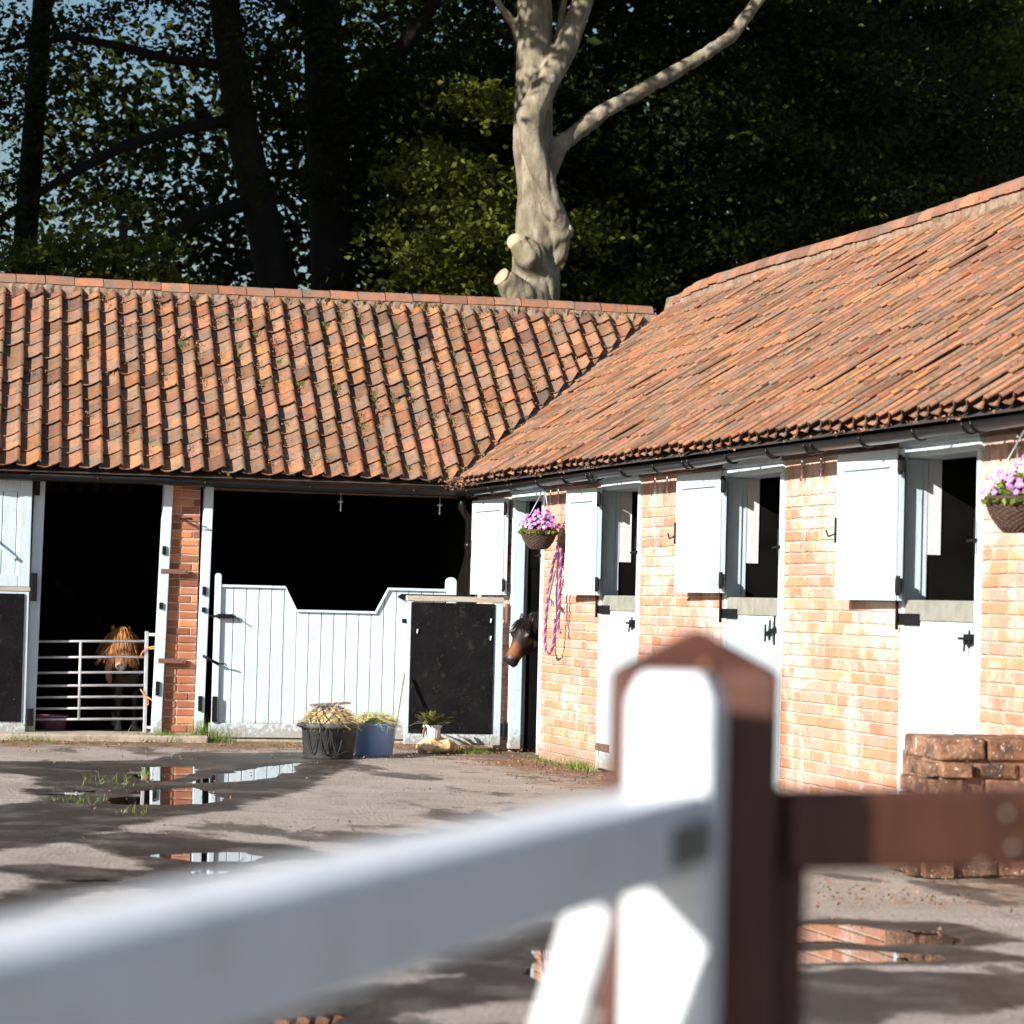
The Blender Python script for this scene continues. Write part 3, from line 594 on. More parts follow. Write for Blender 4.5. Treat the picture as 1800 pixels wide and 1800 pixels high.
ins.box((.222, -15, -.002), (6, 6.2, .03)); ins.box((.222, -15, 0), (.24, -11.9, 2.44))
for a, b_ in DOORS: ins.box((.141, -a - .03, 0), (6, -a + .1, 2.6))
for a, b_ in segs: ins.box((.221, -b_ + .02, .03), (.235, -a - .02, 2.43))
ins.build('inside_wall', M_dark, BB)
for k, (a, b_) in enumerate(DOORS):
    mb = MB(); V = []; z0 = 1.70
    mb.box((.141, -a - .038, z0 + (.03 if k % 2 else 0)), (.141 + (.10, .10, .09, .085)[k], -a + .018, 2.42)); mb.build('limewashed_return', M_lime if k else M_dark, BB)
# ---- bricks
def brick_mesh(l, h, d, k, m, chip=.006):
    r = random.Random(k); j = lambda s: r.uniform(-s, s); V = []
    for x_, z_ in ((-l / 2, -h / 2), (l / 2, -h / 2), (l / 2, h / 2), (-l / 2, h / 2)): V.append((x_ + j(.003), d, z_ + j(.002)))
    for x_, z_ in ((-l / 2, -h / 2), (l / 2, -h / 2), (l / 2, h / 2), (-l / 2, h / 2)): V.append((x_ + j(.003), .004 + r.uniform(0, .003), z_ + j(.003)))
    e = chip
    for x_, z_ in ((-l / 2 + e, -h / 2 + e), (l / 2 - e, -h / 2 + e), (l / 2 - e, h / 2 - e), (-l / 2 + e, h / 2 - e)): V.append((x_ + j(.002), -.001 + j(.0015), z_ + j(.002)))
    F = [(8, 9, 10, 11)] + [(a, (a + 1) % 4, 4 + (a + 1) % 4, 4 + a) for a in range(4)] + [(4 + a, 4 + (a + 1) % 4, 8 + (a + 1) % 4, 8 + a) for a in range(4)]
    me = meshdata('brick', V, F, m); b = bmesh.new(); b.from_mesh(me); bmesh.ops.recalc_face_normals(b, faces=b.faces)
    f = [f for f in b.faces if f.index == 0]
    b.to_mesh(me); b.free()
    if me.polygons[0].normal.y > 0: me.flip_normals()
    return me
CH = .0762
OB = [brick_mesh(.218, .065, .05, k + 80, M_brickO) for k in range(5)]; OH = [brick_mesh(.104, .065, .05, k + 89, M_brickO) for k in range(5)]; SB = [brick_mesh(.218, .065, .05, k, M_brickB) for k in range(5)]; HB = [brick_mesh(.104, .065, .05, k + 9, M_brickB) for k in range(5)]; VB = [brick_mesh(.066, .215, .05, k + 19, M_brickB) for k in range(4)]
SR = [brick_mesh(.212, .064, .05, k + 29, M_brickR) for k in range(4)]; HR = [brick_mesh(.1, .064, .05, k + 39, M_brickR) for k in range(4)]
rotB = Matrix.Rotation(R(-90), 4, 'Z')            # front face -y turned to face -x
def wall_run(a, b_, courses, z0, S, H, rot, plane, along, r):
    """fill a..b_ with courses; along(t) gives the wall point"""
    out = []
    for c in range(courses):
        t = a; z = z0 + (c + .5) * CH; k = 0; stretch = c % 2 == 0
        if not stretch: t -= 0
        seq = []
        while t < b_ - .02:
            if stretch: w = .228
            else: w = .114 if (k % 3 != 1) else .228
            if k == 0 and c % 4 == 2: w = .114
            w = min(w, b_ - t); seq.append((t, w)); t += w; k += 1
        for t, w in seq:
            if w < .035: continue
            o_ = S is SB and r.random() < (.72 if stretch else .14)
            base, bl = (random.choice(OB if o_ else S), .228) if w > .15 else (random.choice(OH if o_ else H), .114)
            Mx = Matrix.Translation(along(t + w / 2, z)) @ rot @ Matrix.Rotation(r.gauss(0, .006), 4, 'Y') @ Matrix.Rotation(r.gauss(0, .008), 4, 'Z') @ Matrix.Diagonal((w / bl, 1, 1, 1))
            out.append((base, Mx))
    return out
rr = random.Random(2); items = []
for a, b_ in [(-.0, 1.36), (2.47, 4.23), (5.32, 7.35), (8.56, 10.62), (11.79, 15)]:
    items += wall_run(a, b_, 28, .0, SB, HB, rotB, 0, lambda t, z: Vector((rr.uniform(-.002, .002), -t, z)), rr)
    t = a
    while t < b_ - .05:
        w = min(.0775, b_ - t); items.append((rr.choice(VB), Matrix.Translation((rr.uniform(-.002, .002), -t - w / 2, 28 * CH + .112)) @ rotB @ Matrix.Diagonal((w / .0775, 1, 1, 1)))); t += .0775
place('brick', items, M_brickB, wallB, 300, 'distant_bricks')
items = wall_run(-2.985, -2.695, 31, .07, SR, HR, Matrix.Identity(4), 1, lambda t, z: Vector((t, rr.uniform(-.002, .002), z)), rr)
place('brick', items, M_brickR, wallA, 300)
MB().box((.06, -15, 2.36), (.22, 0, 2.50)).build('wall_plate', M_plate, BB); MB().box((-9.2, .03, 2.42), (-.02, .22, 2.52)).build('wall_plate', M_plate, BA)
MB().box((-.03, -15, 2.385), (.058, 0, 2.43)).build('eaves_board', M_plate, BB)
box('threshold', (-9.2, -.42, -.02), (-2.62, .28, .065), M_concrete, BA, .02)
box('threshold', (-2.62, -.10, -.02), (-.02, .28, .022), M_concrete, BA, .02)
# ---- gutters
def gutter(parent, p, q, brackets):
    p = Vector(p); q = Vector(q); d = (q - p).normalized(); s = d.cross(Vector((0, 0, 1))); mb = MB(); V = []; F = []; n = 9; K = 12
    for i in range(K + 1):
        c = p + (q - p) * i / K + Vector((0, 0, .006 * math.sin(i * 1.7)))
        for rad in (.057, .052):
            for j in range(n):
                t = math.pi * (1 + j / (n - 1)); V.append(c + s * math.cos(t) * rad + Vector((0, 0, math.sin(t) * rad)))
    for i in range(K):
        for l in (0, 1):
            for j in range(n - 1): a = i * 2 * n + l * n + j; F.append((a, a + 1, a + 1 + 2 * n, a + 2 * n))
        a = i * 2 * n
        F += [(a, a + n, a + 3 * n, a + 2 * n), (a + n - 1, a + 2 * n - 1, a + 4 * n - 1, a + 3 * n - 1)]
    g = mb.add(V, F, True).build('gutter', M_pvc, parent)
    for t in brackets:
        c = p + d * t; mb = MB(); P = [c + s * math.cos(math.pi * (1 + j / 8)) * .062 + Vector((0, 0, math.sin(math.pi * (1 + j / 8)) * .062)) for j in range(9)]
        wall = Vector((.16, 0, .0)) if abs(d.y) > .5 else Vector((0, .16, 0))
        e = P[0] if (P[0] - c).dot(wall) > 0 else P[-1]
        mb.tube(P, .008, 5, side=d); mb.beam(e, e + wall + Vector((0, 0, .01)), .02, .008); mb.build('gutter_bracket', M_pvc, g)
    return g
gutter(BA, (-9.2, EX - .01, 2.462), (-.16, EX - .01, 2.425), [.5 + 1.0 * k for k in range(9)])
gutter(BB, (EX - .01, -15, 2.44), (EX - .01, -.12, 2.425), [.25 + .82 * k for k in range(18)] + [.37 + 2.46 * k for k in range(6)])
dp = MB(); dp.tube([(-.20, -.19, 2.38), (-.20, -.19, 2.27), (-.10, -.10, 2.15), (-.10, -.10, .0)], .036, 12); dp.tube([(-.1, -.1, 1.88), (-.1, -.1, 1.94)], .043, 12); dp.build('downpipe', M_pvc, BB)
# ---- doors and frames
def pbox(name, a, b, parent, m=None, bevel=.005): return box(name, a, b, m or M_paint, parent, bevel)
def strap(parent, p, q, w=.045, d=.012, m=None, side=(0, 0, 1)): return MB().beam(p, q, w, d, side).build('hinge', m or M_black, parent, .002)
def frame_B(k, a, b_):
    top = 2.40; fr = MB(); jw = .075 if k == 0 else .048; fr.box((-.012, -a - jw, .03), (.10, -a, top - .09)); fr.box((.10, -a - .04, .03), (.14, -a, top - .09)); fr.build('door_frame', M_paint, BB, .006)
    f2 = MB(); f2.box((-.012, -b_, .03), (.10, -b_ + .055, top - .09)); f2.build('door_frame', M_paint, BB, .006)
    MB().box((-.018, -b_ - .01, top - .09), (.244, -a + .01, top)).build('lintel', M_paint, BB, .006)
    MB().box((-.035, -b_ - .02, top - .022), (-.0185, -a + .02, top + .02)).build('drip_board', M_paint, BB, .003)
    # iron pins on the near jamb
    MB().tube([(-.03, -b_ + .02, 1.72), (-.03, -b_ + .02, 1.92)], .006, 6).tube([(-.012, -b_ + .02, 1.8), (-.06, -b_ + .06, 1.79)], .009, 6).build('latch_pin', M_black, BB)
def planks(parent, mk, a, b_, n, z0, z1, gap=.004):
    """mk(t0, t1, z0, z1) -> corner pair for the plank between t0 and t1"""
    w = (b_ - a) / n
    for i in range(n):
        A, B_ = mk(a + i * w + gap / 2, a + (i + 1) * w - gap / 2, z0, z1); box('plank', A, B_, M_paint, parent, .006)
def upper_shutter(a, b_, z0, z1, ang):
    """top door folded back on the wall, hinged at distance b_ from the corner; ang: how far it stands off the wall"""
    e = thing_part('top_door', BB); w = b_ - a
    Mx = Matrix.Translation((-.062, -b_, 0)) @ Matrix.Rotation(R(ang), 4, 'Z')
    def bx(name, A, B_, m=M_paint, bev=.005): return box(name, A, B_, m, e, bev, Mx)
    core = None; t = .03
    n = 7
    for i in range(n): bx('plank', (-t / 2, .006 + i * (w - .012) / n, z0 + .004), (t / 2, .006 + (i + 1) * (w - .012) / n - .002, z1 - .004))
    f = .095; d = .022
    bx('rail', (-t / 2 - d, f, z1 - f * 1.15), (-t / 2 - .0005, w - f, z1)); bx('rail', (-t / 2 - d, f, z0), (-t / 2 - .0005, w - f, z0 + f))
    bx('stile', (-t / 2 - d, 0, z0), (-t / 2 - .0005, f - .001, z1)); bx('stile', (-t / 2 - d, w - f + .001, z0), (-t / 2 - .0005, w, z1))
    Mb = MB().box((-.012, -.006, z0 + .001), (.016, .005, z1 - .001), Mx)
    Mb.build('edge_strip', M_paint, e)
    for z in (z0 + .09, z1 - .10):
        MB().box((-.03, -.075, z - .045), (-.016, .012, z + .045), Mx).tube([Mx @ Vector((-.025, -.03, z - .06)), Mx @ Vector((-.025, -.03, z + .06))], .014, 8).build('hinge', M_black, e, .002)
    P = [Mx @ Vector(q) for q in ((-.04, w - .02, z0 + .42), (-.06, w + .06, z0 + .40), (-.05, w + .12, z0 + .44))]
    MB().tube(P, .006, 6).tube([Mx @ Vector((-.045, w - .015, z0 + .36)), Mx @ Vector((-.045, w - .015, z0 + .52))], .007, 6).build('hook', M_black, e)
    return e
def thing_part(name, parent):
    """a bare part: a thin backing mesh that carries its own pieces"""
    o = bpy.data.objects.new(name, None); link(o, parent); return o
for k, (a, b_) in enumerate(DOORS): frame_B(k, a, b_)
upper_shutter(.34, 1.37, 1.44, 2.335, 2); upper_shutter(3.58, 4.38, 1.45, 2.335, 2); upper_shutter(6.58, 7.48, 1.48, 2.355, 2); upper_shutter(9.84, 10.74, 1.445, 2.365, 2)
for k, (a, b_) in enumerate(DOORS[1:]):
    a += .05; b_ -= .055; e = thing_part('bottom_door', BB)
    planks(e, lambda t0, t1, z0, z1: ((.0, -t1, z0), (.03, -t0, z1)), a + .004, b_ - .004, 8, .035, 1.325)
    box('top_rail', (-.006, -b_ + .004, 1.327), (.045, -a - .004, 1.452), M_rail, e, .006)
    strap(e, (-.012, -a + .09, 1.335), (-.012, -a - .24, 1.335), .07, .012); strap(e, (-.008, -a + .06, .21), (-.008, -a - .30, .21), .06, .012, M_plate if k == 0 else None)
    MB().tube([(-.03, -a + .06, 1.27), (-.03, -a + .06, 1.62)], .011, 8).build('hinge_pin', M_black, e)
    if k == 1:
        MB().beam((-.02, -b_ + .20, 1.20), (-.02, -b_ + .0, 1.24), .012, .03).tube([(-.025, -b_ + .19, 1.15), (-.025, -b_ + .19, 1.27)], .008, 6).tube([(-.025, -b_ + .10, 1.16), (-.025, -b_ + .10, 1.30)], .008, 6).tube([(-.025, -b_ + .01, 1.13), (-.025, -b_ + .01, 1.33)], .008, 6).build('bolt', M_black, e)
    else:
        MB().box((-.03, -b_ - .02, 1.20), (-.002, -b_ + .10, 1.262)).tube([(-.035, -b_ - .03, 1.235), (-.035, -b_ + .15, 1.235)], .009, 8).tube([(-.035, -b_ + .06, 1.23), (-.04, -b_ + .06, 1.16)], .008, 6).tube([(-.035, -b_ + .0, 1.18), (-.035, -b_ + .0, 1.285)], .008, 6).build('bolt', M_black, e, .004)
# bottom door of the corner box, swung open in front of the half gate, its black lined inside to the yard
e = thing_part('bottom_door', BB); yy = -1.43; xl, xr, z0, z1 = -.985, -.085, .06, 1.415
for (A, B_) in (((xl, yy, z0), (xl + .055, yy + .05, z1 - .05)), ((xr - .095, yy, z0), (xr, yy + .05, z1 - .05)), ((xl + .056, yy, z0), (xr - .096, yy + .05, z0 + .10))): pbox('door_edge', A, B_, e)
box('top_rail', (xl - .01, yy - .008, z1 - .049), (xr + .004, yy + .055, z1), M_wood, e, .004)
bd = box('lining_board', (xl + .03, yy - .012, z0 + .105), (xr - .085, yy - .001, z1 - .06), M_board, e, .006)
for x_, z_ in ((xl + .09, 1.09), (xr - .12, 1.20), (xr - .12, 1.04)): MB().tube([(x_, yy - .018, z_ - .02), (x_ + .004, yy - .018, z_ + .02)], .008, 6).build('paint_fleck', M_paint, bd)
box('lining_backing', (xl + .06, yy + .001, z0 + .1), (xr - .1, yy + .03, z1 - .06), M_paint, e)
for z in (.20, 1.27): MB().box((xr - .005, yy + .0, z - .06), (xr + .07, yy + .02, z + .06)).tube([(xr + .035, yy - .0, z - .09), (xr + .035, yy - .0, z + .09)], .017, 8).build('hinge', M_rust if z > 1 else M_black, e, .003)
box('latch_block', (xl - .045, yy + .01, 1.16), (xl - .005, yy + .035, 1.20), M_black, e)
# ---- left range: open box with the hurdle
MB().beam((-4.235, .02, .04), (-4.205, .02, 2.43), .10, .12, (1, 0, 0)).build('door_frame', M_paint, BA, .006)
MB().beam((-3.055, .0, .06), (-3.005, .0, 2.43), .085, .12, (1, 0, 0)).build('door_frame', M_paint, BA, .006)
MB().box((-4.30, -.04, 2.405), (-2.99, .1, 2.46)).build('lintel', M_paint, BA, .006)
MB().beam((-2.655, -.0, .05), (-2.62, .0, 2.43), .085, .11, (1, 0, 0)).build('door_frame', M_paint, BA, .006)
MB().box((-2.60, .03, 2.37), (-.02, .2, 2.425)).build('lintel', M_plate, BA, .006)
for x_, z0, z1, m in ((-3.035, 1.74, 1.82, M_black), (-3.05, 1.23, 1.29, M_black), (-3.06, .42, .55, M_black), (-2.645, 1.37, 1.45, M_black), (-2.645, 1.21, 1.255, M_black), (-2.655, .28, .42, M_black)):
    box('keeper_plate', (x_ - .018, -.078, z0), (x_ + .018, -.055, z1), m, BA, .003)
for z in (1.585, .745): MB().box((-3.06, -.066, z - .022), (-2.80, -.012, z + .022)).tube([(-2.83, -.07, z), (-2.83, -.06, z)], .012, 8).build('cross_strap', M_rust, BA, .002)
MB().tube([(-2.86, .0, 2.085), (-2.86, -.09, 2.085), (-2.80, -.13, 2.085), (-2.80, -.14, 2.09)], .008, 6).tube([(-2.88, .0, 2.08), (-2.88, -.15, 2.08), (-2.79, -.17, 2.08), (-2.79, -.02, 2.08)], .006, 6).build('tether_hook', M_black, BA)
def left_door(upper):
    e = thing_part('top_door' if upper else 'bottom_door', BA); z0, z1 = (1.405, 2.395) if upper else (.06, 1.36); w = 1.05
    Mx = Matrix.Translation((-4.285, -.075, 0)) @ Matrix.Rotation(R(186 if upper else 187), 4, 'Z')     # x runs away from the hinge, +y out to the yard
    def bx(name, A, B_, m=M_paint, bev=.005): return box(name, A, B_, m, e, bev, Mx)
    for i in range(8): bx('plank', (.003 + i * w / 8, -.012, z0 + .003), ((i + 1) * w / 8 - .003, .012, z1 - .003))
    f = .11
    bx('stile', (0, .0125, z0), (f, .04, z1)); bx('stile', (w - f, .0125, z0), (w, .04, z1)); bx('rail', (f + .001, .0125, z1 - f), (w - f - .001, .04, z1)); bx('rail', (f + .001, .0125, z0), (w - f - .001, .04, z0 + f))
    if upper:
        MB().beam(Mx @ Vector((.14, .026, z0 + .26)), Mx @ Vector((w - .13, .026, z1 - .15)), .09, .026, Mx.to_3x3() @ Vector((0, 1, 0))).build('brace', M_paint, e, .004)
        for z in (z0 + .0, z1 - .07): MB().box((-.07, .012, z - .13 if z < 2 else z - .07), (-.015, .05, z + .13 if z < 2 else z + .07), Mx).build('hinge', M_black, e, .004)
    else:
        bx('top_rail', (-.01, -.02, z1 + .002), (w, .045, z1 + .042), M_wood); bx('lining_board', (.045, .0405, z0 + .10), (w - .05, .052, z1 - .02), M_board); bx('hinge', (-.075, .01, z0 + .06), (-.02, .04, z0 + .22), M_black)
        MB().tube([Mx @ Vector((.39, .06, .70)), Mx @ Vector((.395, .06, .745))], .008, 6).build('paint_fleck', M_paint, e)
left_door(True); left_door(False)
# half gate with the dipped top
hg = thing_part('half_gate', BA); gx0, gx1, gy = -2.535, -.20, -.055
def ztop(x):
    pts = [(-2.6, 1.475), (-1.87, 1.475), (-1.755, 1.255), (-.985, 1.255), (-.865, 1.485), (0, 1.485)]
    for (a, za), (b_, zb) in zip(pts, pts[1:]):
        if a <= x <= b_: return za + (zb - za) * (x - a) / (b_ - a)
n = 18; w = (gx1 - .10 - gx0 - .055) / n
for i in range(n):
    a = gx0 + .055 + i * w + .003; b_ = a + w - .006; xs = [a] + [x_ for x_ in (-1.87, -1.755, -.985, -.865) if a < x_ < b_] + [b_]
    pts = [(a, .17), (b_, .17)] + [(x_, ztop(x_) - .012) for x_ in xs[::-1]]
    MB().prism(pts, gy - .0, gy + .025, 1).build('plank', M_paint, hg, .005)
capp = [(gx0 + .05, 1.475), (-1.87, 1.475), (-1.755, 1.255), (-.985, 1.255), (-.865, 1.485), (gx1 - .1, 1.485)]
cm = MB()
off = []
for i, (x_, z_) in enumerate(capp): off.append((x_, z_ - .022))
for i in range(5):
    (xa, za), (xb, zb) = capp[i], capp[i + 1]
    cm.add([(xa, gy - .022, za - .024), (xb, gy - .022, zb - .024), (xb, gy - .022, zb), (xa, gy - .022, za), (xa, gy + .045, za - .024), (xb, gy + .045, zb - .024), (xb, gy + .045, zb), (xa, gy + .045, za)], [(0, 1, 2, 3), (7, 6, 5, 4), (3, 2, 6, 7), (0, 4, 5, 1), (0, 3, 7, 4), (1, 5, 6, 2)])
cm.build('cap_rail', M_paint, hg, .003)
def round_post(x0, x1, z1):
    c = (x0 + x1) / 2; r_ = (x1 - x0) / 2; pts = [(x0, .05), (x1, .05)] + [(c + r_ * math.cos(t), z1 - r_ + r_ * math.sin(t)) for t in [math.pi * k / 10 for k in range(11)]]
    MB().prism(pts, gy - .03, gy + .06, 1).build('gate_stile', M_paint, hg, .008)
round_post(gx0 - .005, gx0 + .052, 1.58); round_post(gx1 - .10, gx1 + .0, 1.60)
pbox('bottom_rail', (gx0 - .03, gy - .028, .035), (gx1, gy + .05, .168), hg)
MB().prism([(-.79, 1.40), (-.745, 1.375), (-.16, 1.375), (-.16, 1.43), (-.745, 1.43)], gy - .045, gy - .031, 1).build('hinge', M_black, hg, .002)
box('hinge_cup', (-.19, gy - .05, 1.36), (-.12, gy - .028, 1.45), M_black, hg)
MB().tube([(-2.60, gy - .03, 1.175), (-2.34, gy - .03, 1.175)], .012, 8).box((-2.52, gy - .05, 1.155), (-2.36, gy - .028, 1.197)).tube([(-2.36, gy - .04, 1.18), (-2.31, gy - .07, 1.14)], .006, 6).build('bolt', M_black, hg, .003)
MB().tube([(-2.645, gy - .03, .80), (-2.50, gy - .05, .725)], .014, 8).tube([(-2.50, gy - .05, .725), (-2.44, gy - .09, .73), (-2.42, gy - .04, .71)], .006, 6).build('hook', M_black, hg)
box('bolt', (-2.545, gy - .055, .18), (-2.50, gy - .03, .42), M_black, hg, .004)
# little hooks under the left eave, straps on the wall
for x_ in (-1.37, -.40, -.17): MB().tube([(x_, -.12, 2.37), (x_, -.12, 2.20)], .006, 6).tube([(x_ - .025, -.12, 2.29), (x_ + .025, -.12, 2.29)], .005, 6).build('screw_hook', M_steel, BA)
MB().tube([(-4.47 + .0, -.2, 2.40), (-4.47, -.2, 2.33)], .006, 6).build('screw_hook', M_steel, BA)
for s_ in (2.75, 3.0, 5.75, 6.05, 8.95, 9.3, 12.3): MB().tube([(-.03, -s_, 2.40), (-.03, -s_, 2.24)], .006, 6).tube([(-.03, -s_ - .03, 2.3), (-.03, -s_ + .03, 2.3)], .005, 6).build('screw_hook', M_steel, BB)
for s_ in (5.85, 9.05): MB().tube([(-.02, -s_, 1.93), (-.05, -s_, 1.80), (-.05, -s_ + .05, 1.78), (-.03, -s_ + .04, 1.92)], .004, 6).build('wire_tie', M_steel, BB)
# ------------------------------------------------------------------ animals
def coat(o, fn):
    me = o.data; a = me.attributes.new('coat', 'FLOAT_COLOR', 'POINT')
    for i, v in enumerate(me.vertices): a.data[i].color = (*fn(v.co), 1)
def lerp(a, b, t): t = max(0, min(1, t)); return tuple(x + (y - x) * t for x, y in zip(a, b))
def ear(mb, base, tip, w, side):
    base = Vector(base); tip = Vector(tip); mb.tube([base + (tip - base) * t for t in (0, .25, .55, .85, 1)], [w * .7, w, w * .85, w * .4, w * .08], 8, side=side, ry=[w * .5, w * .5, w * .4, w * .25, w * .06])
def head(mb, poll, muz, side, scale=1.):
    poll = Vector(poll); muz = Vector(muz); ax = (muz - poll).normalized(); s = Vector(side); s = (s - ax * s.dot(ax)).normalized(); f = s.cross(ax)
    if f.z < 0: f = -f
    ln = (muz - poll).length; T = [-.04, .06, .18, .30, .42, .55, .68, .80, .90, .97, 1.02]
    Wd = [.055, .082, .098, .100, .084, .066, .057, .056, .058, .052, .03]; Ht = [.07, .105, .128, .130, .110, .088, .072, .066, .064, .055, .032]; off = [-.02, -.02, -.03, -.034, -.022, -.010, -.004, -.002, -.002, -.004, -.006]
    P = [poll + ax * ln * t + f * o * scale for t, o in zip(T, off)]
    mb.tube(P, [w * scale for w in Wd], 16, side=s, ry=[h * scale for h in Ht])
    # cheek, nostril rims, lower lip
    c = poll + ax * ln * .30 - f * .075 * scale
    for e in (-1, 1):
        mb.tube([c + s * e * .055 * scale - ax * .06, c + s * e * .062 * scale, c + s * e * .05 * scale + ax * .07], [.03, .055 * scale, .025], 8)
        n = poll + ax * ln * .93 + s * e * .036 * scale + f * .022 * scale; mb.tube([n - ax * .03, n, n + ax * .025], [.01, .024 * scale, .01], 8)
        b = poll + ax * ln * .29 + s * e * .082 * scale + f * .045 * scale; mb.tube([b - ax * .035, b, b + ax * .035], [.008, .020 * scale, .008], 8)
    l = poll + ax * ln * .93 - f * .05 * scale; mb.tube([l - ax * .04, l, l + ax * .035], [.02, .036 * scale, .018], 8, side=s, ry=[.02, .026, .012])
    return ax, s, f, ln
def leg(mb, top, foot, front, fwd, r0=.075):
    top = Vector(top); foot = Vector(foot); fwd = Vector(fwd)
    if front: P = [top, top.lerp(foot, .25) + fwd * .01, top.lerp(foot, .52) + fwd * .015, top.lerp(foot, .6) + fwd * .012, top.lerp(foot, .84), top.lerp(foot, .9) + fwd * .012, foot + Vector((0, 0, .03)) + fwd * .025, foot + fwd * .03]; rr_ = [r0 * 1.2, r0 * .85, r0 * .62, r0 * .55, r0 * .46, r0 * .56, r0 * .62, r0 * .72]
    else: P = [top, top.lerp(foot, .28) + fwd * .07, top.lerp(foot, .45) + fwd * .0, top.lerp(foot, .60) - fwd * .09, top.lerp(foot, .84) - fwd * .05, top.lerp(foot, .9) - fwd * .03, foot + Vector((0, 0, .03)) - fwd * .0, foot]; rr_ = [r0 * 1.7, r0 * 1.3, r0 * .9, r0 * .62, r0 * .46, r0 * .55, r0 * .62, r0 * .72]
    mb.tube(P, rr_, 10)
def hair(name, roots, dirs, length, width, bend, m, parent): return ribbons(np.array(roots), np.array(dirs), length, width, np.array(bend), m, name, 4, parent)
# shetland pony behind the hurdle
pony = thing('pony', (-3.25, .9, .03), 'small chestnut pony with shaggy blond forelock looking over metal hurdle', 'pony')
mb = MB(); ax, s, f, ln = head(mb, (-3.345, .44, .955), (-3.372, .235, .655), (1, .05, 0), .92)
mb.tube([(-3.345, .50, .93), (-3.33, .62, .88), (-3.26, .80, .78), (-3.2, .98, .70)], [.085, .10, .13, .17], 12, side=(1, 0, 0), ry=[.11, .15, .20, .23])
mb.tube([(-3.24, .74, .60), (-3.2, .90, .63), (-3.16, 1.2, .62), (-3.12, 1.55, .61), (-3.1, 1.85, .65), (-3.09, 2.0, .64)], [.12, .20, .25, .26, .22, .10], 16, side=(1, 0, 0), ry=[.15, .24, .26, .25, .22, .12])
for x_, y_, fr in ((-3.305, .86, 1), (-3.14, .90, 1), (-3.21, 1.84, 0), (-3.0, 1.86, 0)): leg(mb, (x_, y_, .52), (x_ - .005, y_ - .03, .032), fr, (0, -1, 0), .07)
for e, x_ in ((-1, -3.42), (1, -3.285)): ear(mb, (x_, .47, 1.0), (x_ + e * .018, .45, 1.085), .028, (1, 0, 0))
def pc(p):
    c = (.035, .016, .010)  # stall's shade put into the body colour; only the lit head stays chestnut
    if p.y < .55 and p.z < .72: c = lerp((.32, .13, .06), (.62, .52, .45), (.715 - p.z) / .05) if p.z < .715 else (.32, .13, .06)
    elif p.y < .5: c = (.32, .12, .04)
    elif p.z < .17: c = (.28, .25, .23)
    return c
pb = fuse(mb, 'body', M_coat, .014, pony, 3); coat(pb, pc)
for e in (-1, 1):
    q = Vector((-3.345, .44, .955)) + ax * ln * .29 + s * e * .088 + f * .052; MB().lathe([(.002, -.014), (.012, -.008), (.015, 0), (.012, .008), (.002, .014)], 10, q).build('eye', M_eye, pony)
    q = Vector((-3.345, .44, .955)) + ax * ln * .985 + s * e * .032 + f * .024; MB().lathe([(.001, -.008), (.008, -.004), (.009, 0), (.008, .004), (.001, .008)], 8, q).build('nostril', M_eye, pony)
Pr, Dr, Br, Ln_ = [], [], [], []
for _ in range(900):
    a = random.uniform(-1, 1); Pr.append((-3.345 + a * .062, .43 - .05 * (1 - a * a) + random.uniform(-.02, .05), 1.0 + .035 * (1 - a * a) + random.uniform(-.01, .02)))
    d = Vector((a * .22 + random.gauss(0, .10), -.85 + abs(a) * .3, -.35 + random.gauss(0, .1))).normalized(); Dr.append(d); Br.append((-a * .05 + random.gauss(0, .06), .1, -.95)); Ln_.append(random.uniform(.16, .32))
hair('forelock', Pr, Dr, np.array(Ln_) * .8, .008, Br, M_chestnut_hair, pony)
Pr, Dr, Br, Ln_ = [], [], [], []
for _ in range(380):
    t = random.random(); sd_ = random.choice((-1, 1)); Pr.append((-3.345 + t * .12 + sd_ * .02, .48 + t * .45, 1.03 - t * .10)); Dr.append(Vector((sd_ * .28 + random.gauss(0, .10), random.gauss(.15, .15), .0)).normalized()); Br.append((0, 0, -1.0)); Ln_.append(random.uniform(.16, .28))
hair('mane', Pr, Dr, np.array(Ln_), .008, Br, M_chestnut_hair, pony)
# bay head at the corner box
bay = thing('horse', (.9, -1.9, .03), 'dark bay horse with tan muzzle putting its head out of corner box', 'horse')
pol, muz = Vector((.015, -1.96, 1.155)), Vector((-.195, -2.13, .835))
mb = MB(); ax, s, f, ln = head(mb, pol, muz, (.62, -.78, 0), 1.12)
mb.tube([pol + Vector((.03, .02, -.0)), (.18, -1.93, 1.17), (.40, -1.90, 1.12), (.68, -1.86, 1.02)], [.085, .10, .13, .19], 12, side=(0, 1, 0), ry=[.125, .16, .21, .27])
mb.tube([(.50, -1.88, .85), (.7, -1.86, .92), (1.1, -1.83, .92), (1.6, -1.8, .9), (2.0, -1.78, .95), (2.15, -1.77, .93)], [.13, .24, .29, .30, .27, .12], 16, side=(0, 1, 0), ry=[.18, .28, .31, .30, .26, .14])
for x_, y_, fr in ((.68, -2.0, 1), (.72, -1.72, 1), (1.95, -1.95, 0), (2.0, -1.62, 0)): leg(mb, (x_, y_, .75), (x_, y_, .035), fr, (-1, 0, 0), .085)
for e in (-1, 1): b = pol - ax * .01 + s * e * .058 + f * .045; ear(mb, b, b - ax * .085 + s * e * .012 + f * .055, .033, s)
